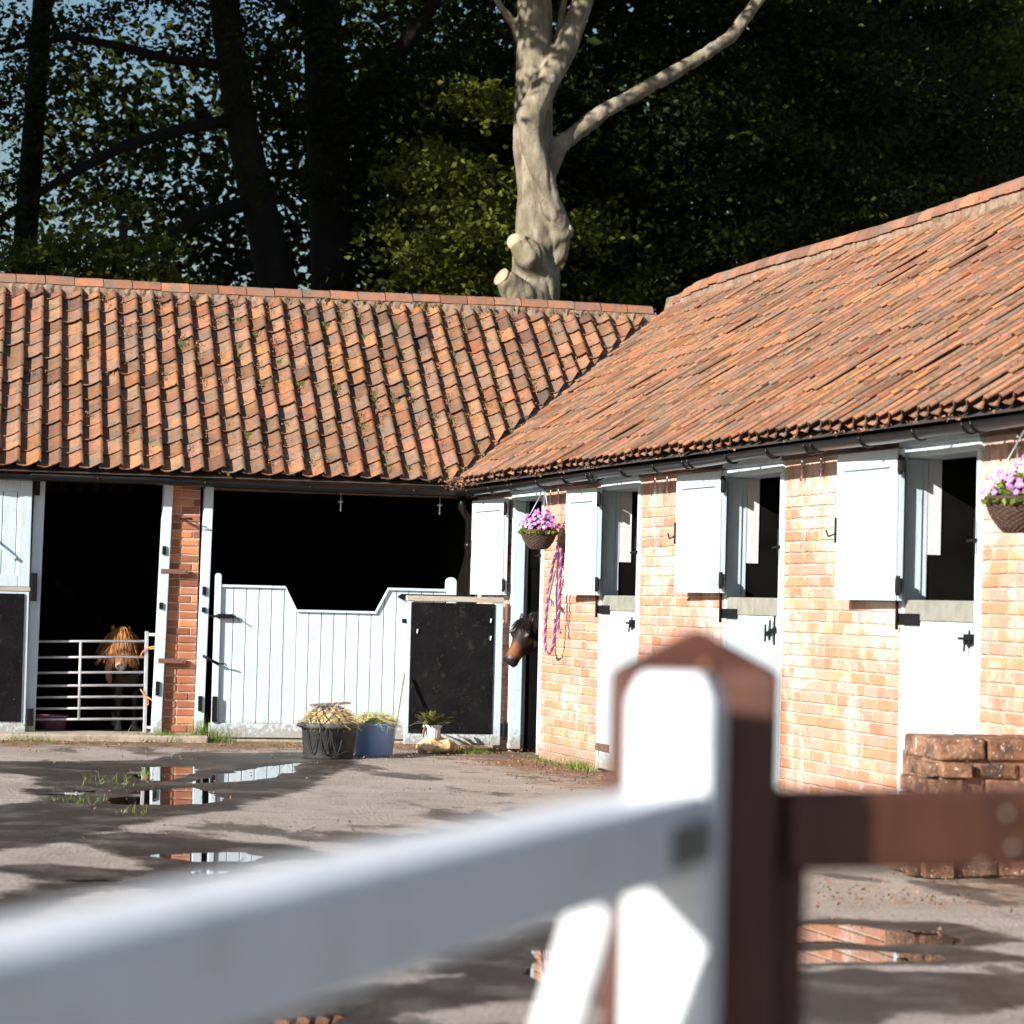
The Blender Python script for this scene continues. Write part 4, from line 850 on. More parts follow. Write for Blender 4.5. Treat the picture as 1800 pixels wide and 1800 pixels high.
def bc(p):
    t = (p - pol).dot(ax) / ln
    if p.x > .12: return (.022, .014, .011)
    dk = (.020, .013, .011); tan = (.21, .085, .034)
    h = (p - pol).dot(f)
    c = lerp(dk, tan, (t - .56 + .9 * max(0, h) + .05 * mnoise.noise(p * 18)) / .2)
    if .10 < t < .66 and h < .0: c = lerp(c, (.075, .034, .018), .8)
    if t > .80: c = lerp(c, (.018, .014, .014), (t - .82 + .6 * -h) / .1)
    return c
bb = fuse(mb, 'body', M_coat, .012, bay, 3); coat(bb, bc)
for e in (-1, 1):
    q = pol + ax * ln * .29 + s * e * .098 + f * .055; MB().lathe([(.002, -.017), (.014, -.010), (.018, 0), (.014, .010), (.002, .017)], 10, q).build('eye', M_eye, bay)
    q = pol + ax * ln * .985 + s * e * .042 + f * .030; MB().lathe([(.002, -.012), (.011, -.007), (.014, 0), (.011, .007), (.002, .012)], 8, q).build('nostril', M_eye, bay)
Pr, Dr, Br, Ln_ = [], [], [], []
for _ in range(230):
    a = random.uniform(-1, 1); Pr.append(pol + s * a * .05 + f * (.085 + random.uniform(-.02, .02)) - ax * random.uniform(-.04, .03)); Dr.append((ax * .8 + f * .35 + s * (a * .5 + random.gauss(0, .15))).normalized()); Br.append((0, 0, -.35)); Ln_.append(random.uniform(.06, .15))
hair('forelock', Pr, Dr, np.array(Ln_), .007, Br, M_black_hair, bay)
Pr, Dr, Br, Ln_ = [], [], [], []
for _ in range(700):
    t = random.random(); sd_ = random.choice((-1, -1, 1)); Pr.append((.03 + t * .45, -1.96 + t * .06, 1.27 + .06 * math.sin(t * 2))); Dr.append(Vector((random.gauss(-.1, .15), sd_ * .8, .2)).normalized()); Br.append((0, 0, -.9)); Ln_.append(random.uniform(.15, .3))
hair('mane', Pr, Dr, np.array(Ln_), .007, Br, M_black_hair, bay)
# ------------------------------------------------------------------ things in the yard
# metal hurdle across the pony's doorway
hu = thing('metal_hurdle', (-3.65, .12, .05), 'galvanised seven bar metal hurdle across the pony stall doorway', 'hurdle')
for i, z in enumerate((.91, .761, .617, .495, .388, .282, .18)): MB().tube([(-4.19, .12, z - .012), (-3.15, .12, z + .012)], .0125, 8).build('bar', M_steel, hu)
MB().tube([(-3.765, .12, .17), (-3.768, .12, .905)], .014, 8).build('upright', M_steel, hu); MB().beam((-3.145, .12, .045), (-3.152, .12, 1.015), .034, .034, (1, 0, 0)).build('upright', M_steel, hu, .004)
MB().beam((-3.13, .12, .985), (-3.04, .10, .985), .03, .03).build('top_lug', M_steel, hu, .004); MB().beam((-3.13, .12, .11), (-3.05, .10, .11), .028, .028).build('bottom_lug', M_steel, hu, .004)
MB().tube([(-4.19, .12, .17), (-4.19, .12, .92)], .0125, 8).build('upright', M_steel, hu)
def twine(pts, lab):
    o = MB().tube(pts, .0065, 5).build('baler_twine', M_twine); setp(o, lab, 'twine', 'orange twine on the hurdle')
twine([(-3.21, .10, .77), (-3.19, .09, .82), (-3.15, .09, .86), (-3.08, .05, .875), (-3.04, -.03, .88), (-3.05, .0, .86), (-3.13, .095, .85)], 'orange twine tying top of metal hurdle to door post')
twine([(-3.20, .09, .47), (-3.15, .095, .40), (-3.10, .06, .375), (-3.055, .0, .37), (-3.07, .02, .35), (-3.13, .09, .40), (-3.12, .08, .33), (-3.15, .08, .31)], 'orange twine with loose ends low on metal hurdle')
# mauve tub inside
pt_ = thing('feed_tub', (-3.985, .40, .03), 'mauve plastic feed tub on stall floor behind metal hurdle', 'tub')
MB().lathe([(.0, .0), (.115, .0), (.145, .155), (.155, .158), (.155, .172), (.135, .172), (.105, .015), (0, .015)], 24, (-3.985, .40, .03)).build('bowl', M_pink, pt_)
# black tub with haynet
tb = thing('rubber_tub', (-1.93, -2.66, 0), 'round black rubber tub holding haynet in front of half gate', 'tub')
TC = Vector((-1.93, -2.66, 0))
MB().lathe([(.0, .0), (.205, .0), (.215, .008), (.235, .255), (.268, .262), (.272, .272), (.272, .296), (.255, .304), (.232, .298), (.205, .02), (0, .02)], 40, TC).build('bucket_body', M_tub, tb)
for a in (20, 200): MB().tube([TC + Vector((.262 * math.cos(R(a - 12)), .262 * math.sin(R(a - 12)), .285)), TC + Vector((.315 * math.cos(R(a)), .315 * math.sin(R(a)), .285)), TC + Vector((.262 * math.cos(R(a + 12)), .262 * math.sin(R(a + 12)), .285))], .012, 8).build('handle', M_tub, tb)
def haystack(name, c, rad, h, n, m, parent, ln=(.05, .16), blade=.005):
    t = RNG.uniform(0, 2 * np.pi, n); u = np.sqrt(RNG.uniform(0, 1, n)); P = np.stack([c[0] + rad * u * np.cos(t), c[1] + rad * u * np.sin(t), c[2] + h * np.sqrt(np.maximum(0, 1 - u ** 2)) * RNG.uniform(.75, 1.05, n)], 1)
    D = np.stack([np.cos(t) * u, np.sin(t) * u, .25 * np.ones(n)], 1) * .6 + RNG.normal(size=(n, 3)) * np.array([.8, .8, .35]); D /= np.linalg.norm(D, axis=1)[:, None]
    o = ribbons(P, D, RNG.uniform(*ln, n), blade, np.stack([np.zeros(n), np.zeros(n), -RNG.uniform(.1, .6, n)], 1), m, name, 3, parent); o['kind'] = 'stuff'; return o
def dome(c, rad, h, m, name, parent):
    mb = MB(); mb.lathe([(rad * math.cos(a), h * math.sin(a)) for a in [math.pi / 2 * k / 8 for k in range(9)]], 24, c); o = mb.build(name, m, parent)
    for v in o.data.vertices: v.co += Vector(v.normal) * .02 * mnoise.noise(v.co * 14)
    return o
hn = thing('haynet', TC + Vector((0, 0, .29)), 'stuffed haynet with hay poking out, heaped in black tub', 'haynet')
dome(TC + Vector((0, 0, .255)), .205, .19, M_hay, 'hay_core', hn); haystack('loose_hay', TC + Vector((0, 0, .26)), .205, .19, 1500, M_hay, hn)
mb = MB()
for k in range(26):
    a0 = 2 * math.pi * k / 26; sg = 1 if k % 2 else -1; mb.tube([TC + Vector((.212 * math.cos(e) * math.cos(a0 + sg * e * .9), .212 * math.cos(e) * math.sin(a0 + sg * e * .9), .258 + .20 * math.sin(e))) for e in [math.pi / 2 * q / 9 for q in range(9)]], .0045, 4)
mb.build('net', M_bcord, hn, kind='stuff')
mb = MB(); P = []
for k in range(40):
    t = k / 39; a = R(-150 + 75 * t); d = -.0 - .20 * abs(math.sin(t * 9)) ; P.append(TC + Vector((.252 * math.cos(a), .252 * math.sin(a), .25 + d)))
mb.tube(P, .0055, 5); mb.tube([TC + Vector((-.12, -.20, .31)), TC + Vector((-.13, -.275, .29)), TC + Vector((-.12, -.262, .18)), TC + Vector((-.10, -.262, .05)), TC + Vector((.02, -.262, .035)), TC + Vector((.10, -.25, .07)), TC + Vector((.17, -.20, .06))], .0055, 5); mb.build('draw_cord', M_cord, hn)
bo = MB().box((-.17, -.05, -.009), (.17, .05, .009), Matrix.Translation(TC + Vector((.01, .03, .462))) @ Matrix.Rotation(R(-4), 4, 'Y') @ Matrix.Rotation(R(8), 4, 'Z')).build('wooden_board', mat('grey_old_wood', [(.14, .12, .10), (.24, .21, .18)], .9, 14, stretch=(1, 6, 6)), None, .003)
setp(bo, 'short grey weathered board lying on top of the haynet', 'board')
# blue bucket with hay
BC = Vector((-1.455, -2.28, 0)); bk = thing('bucket', BC, 'blue ribbed plastic bucket full of hay beside black tub', 'bucket')
prof = [(.0, .0), (.160, .0), (.165, .006)]
for k in range(22): prof += [(.166 + k * .00115, .012 + k * .0118), (.1675 + k * .00115, .0175 + k * .0118)]
prof += [(.196, .275), (.198, .287), (.188, .290), (.158, .012), (0, .012)]
MB().lathe(prof, 40, BC).build('bucket_body', M_blue, bk)
hy = thing('hay', BC + Vector((0, 0, .28)), 'mound of greenish hay heaped in the blue bucket', 'hay')
dome(BC + Vector((0, 0, .25)), .18, .115, M_haygreen, 'hay_core', hy); haystack('loose_hay', BC + Vector((0, 0, .255)), .18, .115, 1100, M_haygreen, hy)
# pole leaning on the open door
o = MB().tube([(-1.02, -1.50, .70), (-1.20, -1.86, .01)], .0115, 8).build('fork_handle', M_wood); setp(o, 'thin wooden pole leaning behind blue bucket against black lined door', 'pole')
# sandstone boulder and pot plant
mb = MB(); mb.tube([(-.96, -1.80, .06), (-.90, -1.80, .07), (-.80, -1.80, .075), (-.68, -1.80, .065), (-.60, -1.80, .05)], [.03, .10, .115, .10, .03], 12, side=(0, 1, 0), ry=[.03, .065, .07, .062, .03])
rk = fuse(mb, 'boulder', M_rock, .012, None, 2, lambda c, n: n * .028 * mnoise.noise(c * 11) + n * .012 * mnoise.cell(c * 16)); setp(rk, 'rounded sandstone boulder on the ground under pot plant', 'boulder')
PC = Vector((-.815, -1.80, .128)); pp = thing('pot_plant', PC, 'leafy plant in white fluted pot on sandstone boulder', 'pot plant')
MB().lathe([(.0, .0), (.056, .0), (.064, .02), (.076, .105), (.084, .108), (.086, .128), (.078, .130), (.070, .1), (0, .1)], 40, PC, flute=1, fl=.018).build('pot', M_pot, pp)
def leaf(p, d, ln, w, m, parent, droop=.5):
    p = Vector(p); d = Vector(d).normalized(); sd_ = d.cross(Vector((0, 0, 1)))
    if sd_.length < .1: sd_ = Vector((1, 0, 0))
    sd_.normalize(); V = []; F = []; k = 6
    for i in range(k + 1):
        t = i / k; c = p + d * ln * t + Vector((0, 0, -droop * ln * t * t)); ww = w * math.sin(math.pi * min(1, (.12 + t * .88)) ** .8) * .5 + .001; up = sd_.cross(d) * .25 * ww
        V += [c - sd_ * ww + up, c, c + sd_ * ww + up]
    for i in range(k): F += [(3 * i, 3 * i + 1, 3 * i + 4, 3 * i + 3), (3 * i + 1, 3 * i + 2, 3 * i + 5, 3 * i + 4)]
    MB().add(V, F, True).build('leaf', m, parent)
for k in range(46):
    a = random.uniform(0, 2 * math.pi); el = random.uniform(.35, 1.4); d = Vector((math.cos(a) * math.cos(el), math.sin(a) * math.cos(el), math.sin(el)))
    leaf(PC + Vector((.03 * math.cos(a), .03 * math.sin(a), .12)), d, random.uniform(.14, .26), random.uniform(.05, .08), M_plantred if k % 6 == 0 else M_plant, pp, random.uniform(.2, .6))
for k in range(5): leaf(PC + Vector((.03, 0, .13)), (1, random.uniform(-.4, .1), random.uniform(.55, 1.0)), random.uniform(.2, .27), .022, M_plant, pp, .35)
MB().tube([PC + Vector((-.07, -.04, .12)), PC + Vector((-.09, -.05, .07)), PC + Vector((-.088, -.05, .02))], [.012, .014, .006], 6).build('dead_flower', M_plantred, pp)
# hanging baskets
def basket(c, r_, lab, mag, seed, hook):
    rg = random.Random(seed); c = Vector(c); b = thing('hanging_basket', c, lab, 'basket', 'hanging baskets along the right-hand range'); mb = MB(); n = 40; rows = 15; h = r_ * 1.05
    V = []; F = []
    for i in range(rows * 2 + 1):
        t = i / (rows * 2); rr_ = r_ * (.42 + .58 * math.sin(t * math.pi / 2) ** .8) if t > 0 else r_ * .40
        for j in range(n): V.append(c + Vector((1, 0, 0)) * 0 + Vector((math.cos(2 * math.pi * j / n), math.sin(2 * math.pi * j / n), 0)) * (rr_ + .006 * (1 if (i // 2 + j) % 2 else -1) * (1 if i % 2 else .3)) + Vector((0, 0, t * h)))
    for i in range(rows * 2):
        for j in range(n): a = i * n + j; d = i * n + (j + 1) % n; F.append((a, d, d + n, a + n))
    F.append(tuple(range(n - 1, -1, -1))); mb.add(V, F).build('wicker_bowl', M_wicker, b)
    MB().tube([c + Vector((r_ * math.cos(t), r_ * math.sin(t), h)) for t in [2 * math.pi * k / 32 for k in range(33)]], .011, 6).build('rim', M_wicker, b)
    mb = MB()
    for k in range(3): a = R(30 + 120 * k); mb.tube([c + Vector((r_ * math.cos(a), r_ * math.sin(a), h)), Vector(hook)], .004, 4)
    mb.build('chain', M_steel, b, kind='stuff')
    dome(c + Vector((0, 0, h * .9)), r_ * .85, r_ * .6, M_wicker, 'soil', b)
    n = 900; t = RNG.uniform(0, 2 * np.pi, n); u = np.sqrt(RNG.uniform(0, 1.25, n)); P = np.stack([c.x + r_ * u * np.cos(t), c.y + r_ * u * np.sin(t), c.z + h * .90 + r_ * (.85 * np.maximum(0, 1.1 - u ** 2)) * RNG.uniform(.2, 1, n)], 1)
    D = RNG.normal(size=(n, 3)); D /= np.linalg.norm(D, axis=1)[:, None]; o = leafcloud('foliage', P, (.03, .055), M_bleaf, b, .7)
    def petals(name, m, nf, sc):
        V = []; F = []
        for _ in range(nf):
            a = rg.uniform(0, 2 * math.pi); u = math.sqrt(rg.uniform(0, 1.3)); p = c + Vector((r_ * u * math.cos(a), r_ * u * math.sin(a), h * .95 + r_ * (.35 + .75 * max(0, 1.15 - u * u)) * rg.uniform(.5, 1.15)))
            nn = Vector((math.cos(a) * .6 - .5, math.sin(a) * .6 - .7, .5 + rg.uniform(-.3, .3))).normalized(); e1 = nn.cross(Vector((0, 0, 1))).normalized(); e2 = e1.cross(nn)
            for q in range(5):
                an = 2 * math.pi * q / 5 + .3; d = e1 * math.cos(an) + e2 * math.sin(an); w = nn.cross(d); z = sc * rg.uniform(.8, 1.15); o = len(V)
                V += [p, p + d * z * .55 + w * z * .5 + nn * z * .15, p + d * z + nn * z * .05 + w * z * .15, p + d * z - w * z * .2, p + d * z * .5 - w * z * .5 + nn * z * .15]; F.append((o, o + 1, o + 2, o + 3, o + 4))
        MB().add(V, F).build(name, m, b, kind='stuff')
    petals('flowers', M_flower, 85, .018); petals('flowers', M_flower2, 40 if mag else 16, .017); petals('flowers', M_white, 26, .010)
def leafcloud(name, P, size, m, parent=None, ratio=.62, flat=0.):
    n = len(P); a = RNG.normal(size=(n, 3)); a[:, 2] *= (1 - flat); a /= np.linalg.norm(a, axis=1)[:, None]; r_ = RNG.normal(size=(n, 3))
    if flat: r_ = r_ * (1 - flat) + np.array([0, 0, 1.0]) * flat
    b_ = np.cross(a, r_); b_ /= np.linalg.norm(b_, axis=1)[:, None]; nn = np.cross(a, b_)
    s = RNG.uniform(*size, n)[:, None] * .5; V = np.stack([P - a * s, P - b_ * s * ratio + nn * s * .2 + a * s * .15, P + a * s, P + b_ * s * ratio + nn * s * .2 + a * s * .15], 1)
    o = bpy.data.objects.new(name, bigmesh(name, V.reshape(-1, 3), np.arange(n * 4).reshape(-1, 4), m)); link(o, parent); return o
basket((-.25, -3.19, 1.835), .152, 'wicker hanging basket of purple pansies beside the corner doorway', 1, 3, (-.20, -3.16, 2.37))
basket((-.25, -12.80, 1.815), .172, 'wicker hanging basket of pansies at right end of range, past last door', 0, 4, (-.22, -12.80, 2.37))
# headcollar and rope
hc = thing('headcollar', (-.08, -3.2, 1.0), 'purple headcollar with twisted lead rope hung on wall below basket', 'headcollar')
def rope(name, P, rad, parent):
    P = [Vector(p) for p in P]; C_ = []
    for i in range(len(P) - 1):
        for t in (0, .1, .2, .3, .4, .5, .6, .7, .8, .9):
            p0, p1, p2, p3 = P[max(i - 1, 0)], P[i], P[i + 1], P[min(i + 2, len(P) - 1)]
            C_.append(.5 * ((2 * p1) + (p2 - p0) * t + (2 * p0 - 5 * p1 + 4 * p2 - p3) * t * t + (3 * p1 - p0 - 3 * p2 + p3) * t ** 3))
    C_.append(P[-1]); r_ = rope_pts(C_); 
    for ph, m, nm in ((0, M_ropeA, 'strand'), (math.pi * 2 / 3, M_ropeA, 'strand'), (math.pi * 4 / 3, M_ropeB, 'strand')):
        Q = []
        for c, u, w, s_ in r_: a = ph + s_ / .045 * math.pi * 2 / 2; Q.append(c + (u * math.cos(a) + w * math.sin(a)) * rad * .55)
        MB().tube(Q, rad * .58, 5).build(nm, m, parent)
def rope_pts(C_):
    out = []; s_ = 0; D = []
    for i in range(len(C_) - 1):
        seg = C_[i + 1] - C_[i]; k = max(1, int(seg.length / .008)); d = seg.normalized() if seg.length > 1e-6 else Vector((0, 0, 1)); a = Vector((1, 0, 0)); u = (a - d * a.dot(d)); u = u.normalized() if u.length > .1 else Vector((0, 1, 0)); w = d.cross(u)
        for q in range(k): out.append((C_[i] + seg * q / k, u, w, s_)); s_ += seg.length / k
    return out
rope('rope', [(-.09, -3.30, 1.86), (-.10, -3.16, 1.75), (-.10, -3.05, 1.55), (-.11, -3.0, 1.30), (-.11, -2.97, 1.10), (-.11, -3.0, .98), (-.11, -3.10, .945), (-.11, -3.22, 1.0), (-.11, -3.27, 1.12), (-.11, -3.28, 1.25)], .013, hc)
rope('rope', [(-.09, -3.30, 1.86), (-.10, -3.38, 1.80), (-.11, -3.40, 1.6), (-.11, -3.40, 1.4), (-.11, -3.38, 1.2), (-.10, -3.42, 1.12)], .013, hc)
MB().beam((-.10, -3.28, 1.80), (-.11, -3.30, 1.45), .035, .008, (0, 1, 0)).beam((-.11, -3.30, 1.45), (-.11, -3.33, 1.24), .03, .008, (0, 1, 0)).build('cheek_strap', M_web, hc)
MB().beam((-.10, -3.20, 1.66), (-.11, -3.05, 1.42), .03, .012, (0, 1, 0)).build('noseband', M_fleece, hc); MB().beam((-.11, -3.05, 1.41), (-.11, -3.22, 1.36), .035, .01, (0, 0, 1)).build('chin_strap', M_web, hc)
for p in ((-.115, -3.29, 1.56), (-.115, -3.12, 1.37), (-.115, -3.24, 1.37)): MB().tube([Vector(p) + Vector((0, .028 * math.cos(t), .028 * math.sin(t))) for t in [2 * math.pi * k / 12 for k in range(13)]], .005, 6).build('ring', M_steel, hc)
MB().tube([(-.09, -3.30, 1.88), (-.0, -3.30, 1.88)], .008, 6).build('peg', M_black, hc)

# ------------------------------------------------------------------ broken brick mounting block
mbk = thing('mounting_block', (-.45, -12.8, 0), 'low stepped block of old lichened bricks beside last door', 'mounting block')
SS = [brick_mesh(.228, .075, .16, k + 60, M_stone, .012) for k in range(4)]; SL = [brick_mesh(.27, .105, .3, k + 70, M_stone, .018) for k in range(3)]
core = MB(); core.box((-.815, -12.955, 0), (0, -12.45, .40)); core.box((-.735, -12.955, .40), (0, -12.45, .64)); core.build('core', M_stone, mbk); items = []; r_ = random.Random(9)
for c in range(7):
    z = .045 + c * .086; x = (-.87 + (0 if c < 4 else .04 if c < 6 else .09)) + (.11 if c % 2 else 0)
    if c % 2: items.append((SS[0], Matrix.Translation((x - .058, -12.965, z)) @ Matrix.Diagonal((.45, 1, 1, 1))))
    while x < -.02: items.append((r_.choice(SS), Matrix.Translation((x + .117, -12.97 + r_.uniform(-.01, .012), z)) @ Matrix.Rotation(r_.gauss(0, .02), 4, 'Y') @ Matrix.Rotation(r_.gauss(0, .03), 4, 'Z'))); x += .236
    yv = -12.9
    while yv < -12.5: items.append((r_.choice(SS), Matrix.Translation((-.835 + (0 if c < 4 else .04 if c < 6 else .09), yv, z)) @ rotB @ Matrix.Rotation(r_.gauss(0, .02), 4, 'Y'))); yv += .236
for k in range(3):
    for q in range(2):
        b = MB().box((-.132, -.12, -.058), (.132, .12, .058), Matrix.Translation((-.62 + k * .275, -12.86 + q * .245, .672)) @ Matrix.Rotation(r_.gauss(0, .03), 4, 'Z') @ Matrix.Rotation(r_.gauss(0, .02), 4, 'Y')); b.build('coping_block', M_stone, mbk, .016)
place('brick', items, M_stone, mbk, 300)
# ------------------------------------------------------------------ grass, litter at the wall foot
def grass(spots):
    P = []; D = []; Ln_ = []
    for (x, y, rx, ry, n, h) in spots:
        for _ in range(n): P.append((x + random.gauss(0, rx), y + random.gauss(0, ry), .0)); a = random.gauss(0, .45); b_ = random.gauss(0, .45); D.append(Vector((a, b_, 1)).normalized()); Ln_.append(random.uniform(.4, 1.1) * h)
    n = len(P); P = np.array(P); P[:, 2] = np.where((P[:, 1] > -.42) & (P[:, 0] < -2.62), .06, 0)
    o = ribbons(P, np.array(D), np.array(Ln_), .006, RNG.normal(size=(n, 3)) * .3, M_grass, 'grass', 3); setp(o, 'tufts of bright grass along the foot of the walls', 'grass', kind='stuff')
sp = [(-2.58, -.28, .10, .07, 320, .16), (-3.05, -.38, .13, .05, 160, .09), (-4.35, -.48, .12, .05, 110, .07), (-4.1, -.5, .1, .05, 70, .06), (-.55, -1.75, .13, .08, 220, .08), (-.35, -1.7, .1, .1, 90, .06), (-1.9, -.5, .3, .1, 60, .05), (-.06, -3.9, .03, .22, 260, .10), (-.1, -3.0, .04, .3, 120, .05), (-4.2, -6.1, .12, .25, 60, .07), (-4.65, -8.0, .1, .12, 50, .08), (-3.85, -5.2, .05, .12, 50, .07), (-4.4, -8.9, .06, .1, 25, .06), (-1.35, -2.9, .15, .1, 20, .04), (-2.2, -3.4, .2, .1, 15, .04)]
grass(sp)
lt = []
for _ in range(120):
    x = random.uniform(-4.6, -.1); y = -abs(random.gauss(0, 1.2)) - .3; lt.append((Vector((x, y, .004)), .15, 8, 3))
for _ in range(110): lt.append((Vector((-abs(random.gauss(.05, .45)), random.uniform(-6, -1), .004)), .12, 8, 3))
for _ in range(60): lt.append((Vector((random.uniform(-4.5, 0), random.uniform(-16, -3), .004)), .3, 5, 3))
for _ in range(30): lt.append((Vector((random.uniform(-2.2, -.8), random.uniform(-14.8, -13.2), .004)), .12, 10, 3))
o = litter('fallen_leaves', lt, M_litter, None, (.01, .03)); setp(o, 'small brown fallen leaves and twigs scattered over the yard', 'leaf litter', kind='stuff')
# ------------------------------------------------------------------ trees
def wood(mb, P, rad, n=12, wob=.12): mb.tube(P, rad, n, wob=wob)
beech = thing('beech_tree', (2.5, 7.2, 0), 'pale grey twisted beech trunk with sawn stubs, sunlit behind the roof', 'tree')
mb = MB()
wood(mb, [(2.55, 7.2, -.1), (2.55, 7.2, 1.5), (2.52, 7.2, 3.5), (2.48, 7.20, 5.03), (2.49, 7.20, 5.53), (2.50, 7.20, 5.88), (2.46, 7.20, 6.45), (2.40, 7.20, 7.01), (2.42, 7.20, 7.72), (2.40, 7.20, 8.43), (2.36, 7.20, 9.28), (2.26, 7.20, 10.98), (2.26, 7.30, 13.16)], [.52, .40, .35, .31, .30, .31, .26, .235, .235, .22, .21, .18, .12], 18, .10)
wood(mb, [(2.77, 6.95, 5.90), (2.61, 6.86, 6.20), (2.45, 6.83, 6.61), (2.30, 6.85, 6.99), (2.28, 6.87, 7.34), (2.45, 6.92, 7.71), (2.73, 7.00, 8.21), (2.93, 7.00, 8.79), (3.12, 7.00, 9.52), (3.60, 7.00, 11.06)], [.11, .15, .145, .15, .17, .165, .145, .135, .12, .09], 14, .12)
wood(mb, [(2.53, 7.10, 6.51), (2.61, 7.10, 6.83), (2.73, 7.10, 7.05), (2.93, 7.10, 7.23), (3.27, 7.10, 7.50), (3.79, 7.10, 7.82), (4.45, 7.10, 8.22), (4.93, 7.10, 8.57), (5.26, 7.10, 9.03), (5.78, 7.10, 9.76)], [.10, .135, .13, .115, .105, .10, .092, .085, .075, .06], 12, .1)
wood(mb, [(2.39, 7.30, 8.09), (2.16, 7.30, 8.54), (1.97, 7.30, 8.76), (1.75, 7.30, 9.11)], [.10, .07, .05, .04], 10)
wood(mb, [(2.66, 7.20, 8.09), (2.72, 7.20, 8.53), (2.78, 7.20, 9.03)], [.08, .05, .04], 10)
wood(mb, [(2.48, 7.10, 5.52), (2.29, 6.92, 5.66), (2.16, 6.93, 5.80)], [.26, .21, .14], 12, .06)
wood(mb, [(2.49, 7.10, 4.99), (2.21, 6.95, 5.15), (1.98, 6.88, 5.33)], [.25, .20, .135], 12, .06)
wood(mb, [(2.53, 7.05, 5.73), (2.65, 6.95, 5.85), (2.81, 6.90, 5.99)], [.17, .12, .085], 12, .06)
wood(mb, [(2.56, 7.00, 5.51), (2.71, 6.98, 5.66), (2.76, 6.97, 5.91)], [.12, .11, .08], 12, .06)
def flute(c, n):
    a = mnoise.noise(Vector((c.x * 3.5, c.y * 3.5, c.z * 1.3))); b_ = 1 - abs(mnoise.noise(Vector((c.x * 5.5 + c.z * .9, c.y * 5.5, c.z * .8)))) * 2; d = mnoise.noise(Vector((c.x * 16, c.y * 16, c.z * 7)))
    k = min(1, max(.25, (9.5 - c.z) / 3)); return n * (.032 * a * k - .05 * max(0, b_ - .55) * k + .007 * d)
bt = fuse(mb, 'trunk', M_bark, .024, beech, 2, flute)
def disc(p, d, r_, parent):
    p = Vector(p); d = Vector(d).normalized(); MB().tube([p - d * .03, p + d * .012], [r_ * 1.02, r_], 20).build('sawn_face', M_cut, parent)
disc((2.14, 6.91, 5.79), (-.30, -.85, .1), .105, beech); disc((1.96, 6.88, 5.35), (-.85, -.3, .5), .115, beech); disc((2.83, 6.88, 6.01), (.75, -.4, .5), .065, beech)
def crown(name, c, rad, nspray, per, size, m, parent, spr=.5, shell=.35, ratio=.6):
    """leaf sprays spread through a crown's volume, each a loose tilted layer"""
    v = RNG.normal(size=(nspray, 3)); v /= np.linalg.norm(v, axis=1)[:, None]; r_ = RNG.uniform(shell, 1, nspray) ** .6; cen = np.array(c) + v * r_[:, None] * np.array(rad)
    P = []
    tilt = RNG.normal(size=(nspray, 2)) * .35; sc = RNG.uniform(.5, 1.3, nspray)
    for k in range(nspray):
        n = max(6, int(per * 2.3 * sc[k] ** 2)); q = RNG.normal(size=(n, 3)) * np.array([spr, spr, spr * .22]) * sc[k]; q[:, 2] += q[:, 0] * tilt[k, 0] + q[:, 1] * tilt[k, 1] - .12 * (q[:, 0] ** 2 + q[:, 1] ** 2); P.append(cen[k] + q)
    P = np.concatenate(P); P = P[P[:, 2] > .4]
    return leafcloud(name, P, size, m, parent, ratio, .35)
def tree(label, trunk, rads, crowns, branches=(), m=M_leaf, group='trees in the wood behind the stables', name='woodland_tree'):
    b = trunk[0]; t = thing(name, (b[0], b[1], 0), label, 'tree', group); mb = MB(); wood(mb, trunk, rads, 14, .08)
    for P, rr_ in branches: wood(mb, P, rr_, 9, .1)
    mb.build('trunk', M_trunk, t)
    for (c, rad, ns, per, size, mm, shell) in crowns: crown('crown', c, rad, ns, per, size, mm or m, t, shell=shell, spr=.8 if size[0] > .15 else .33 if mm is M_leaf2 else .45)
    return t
S1 = (.07, .13)
crown('crown', (2.2, 8.4, 13.8), (7.2, 4.6, 3.1), 210, 60, (.16, .28), M_leaf, beech, .8, .05); crown('crown', (-2.4, 5.2, 11.4), (3.0, 1.7, 1.5), 34, 40, (.14, .24), M_leaf, beech, .6, .05); crown('crown', (5.5, 8.0, 10.6), (3.2, 2.2, 1.0), 26, 90, (.05, .1), M_leaf2, beech)  # first two crowns, out of view, added to shade the wood and the trunk
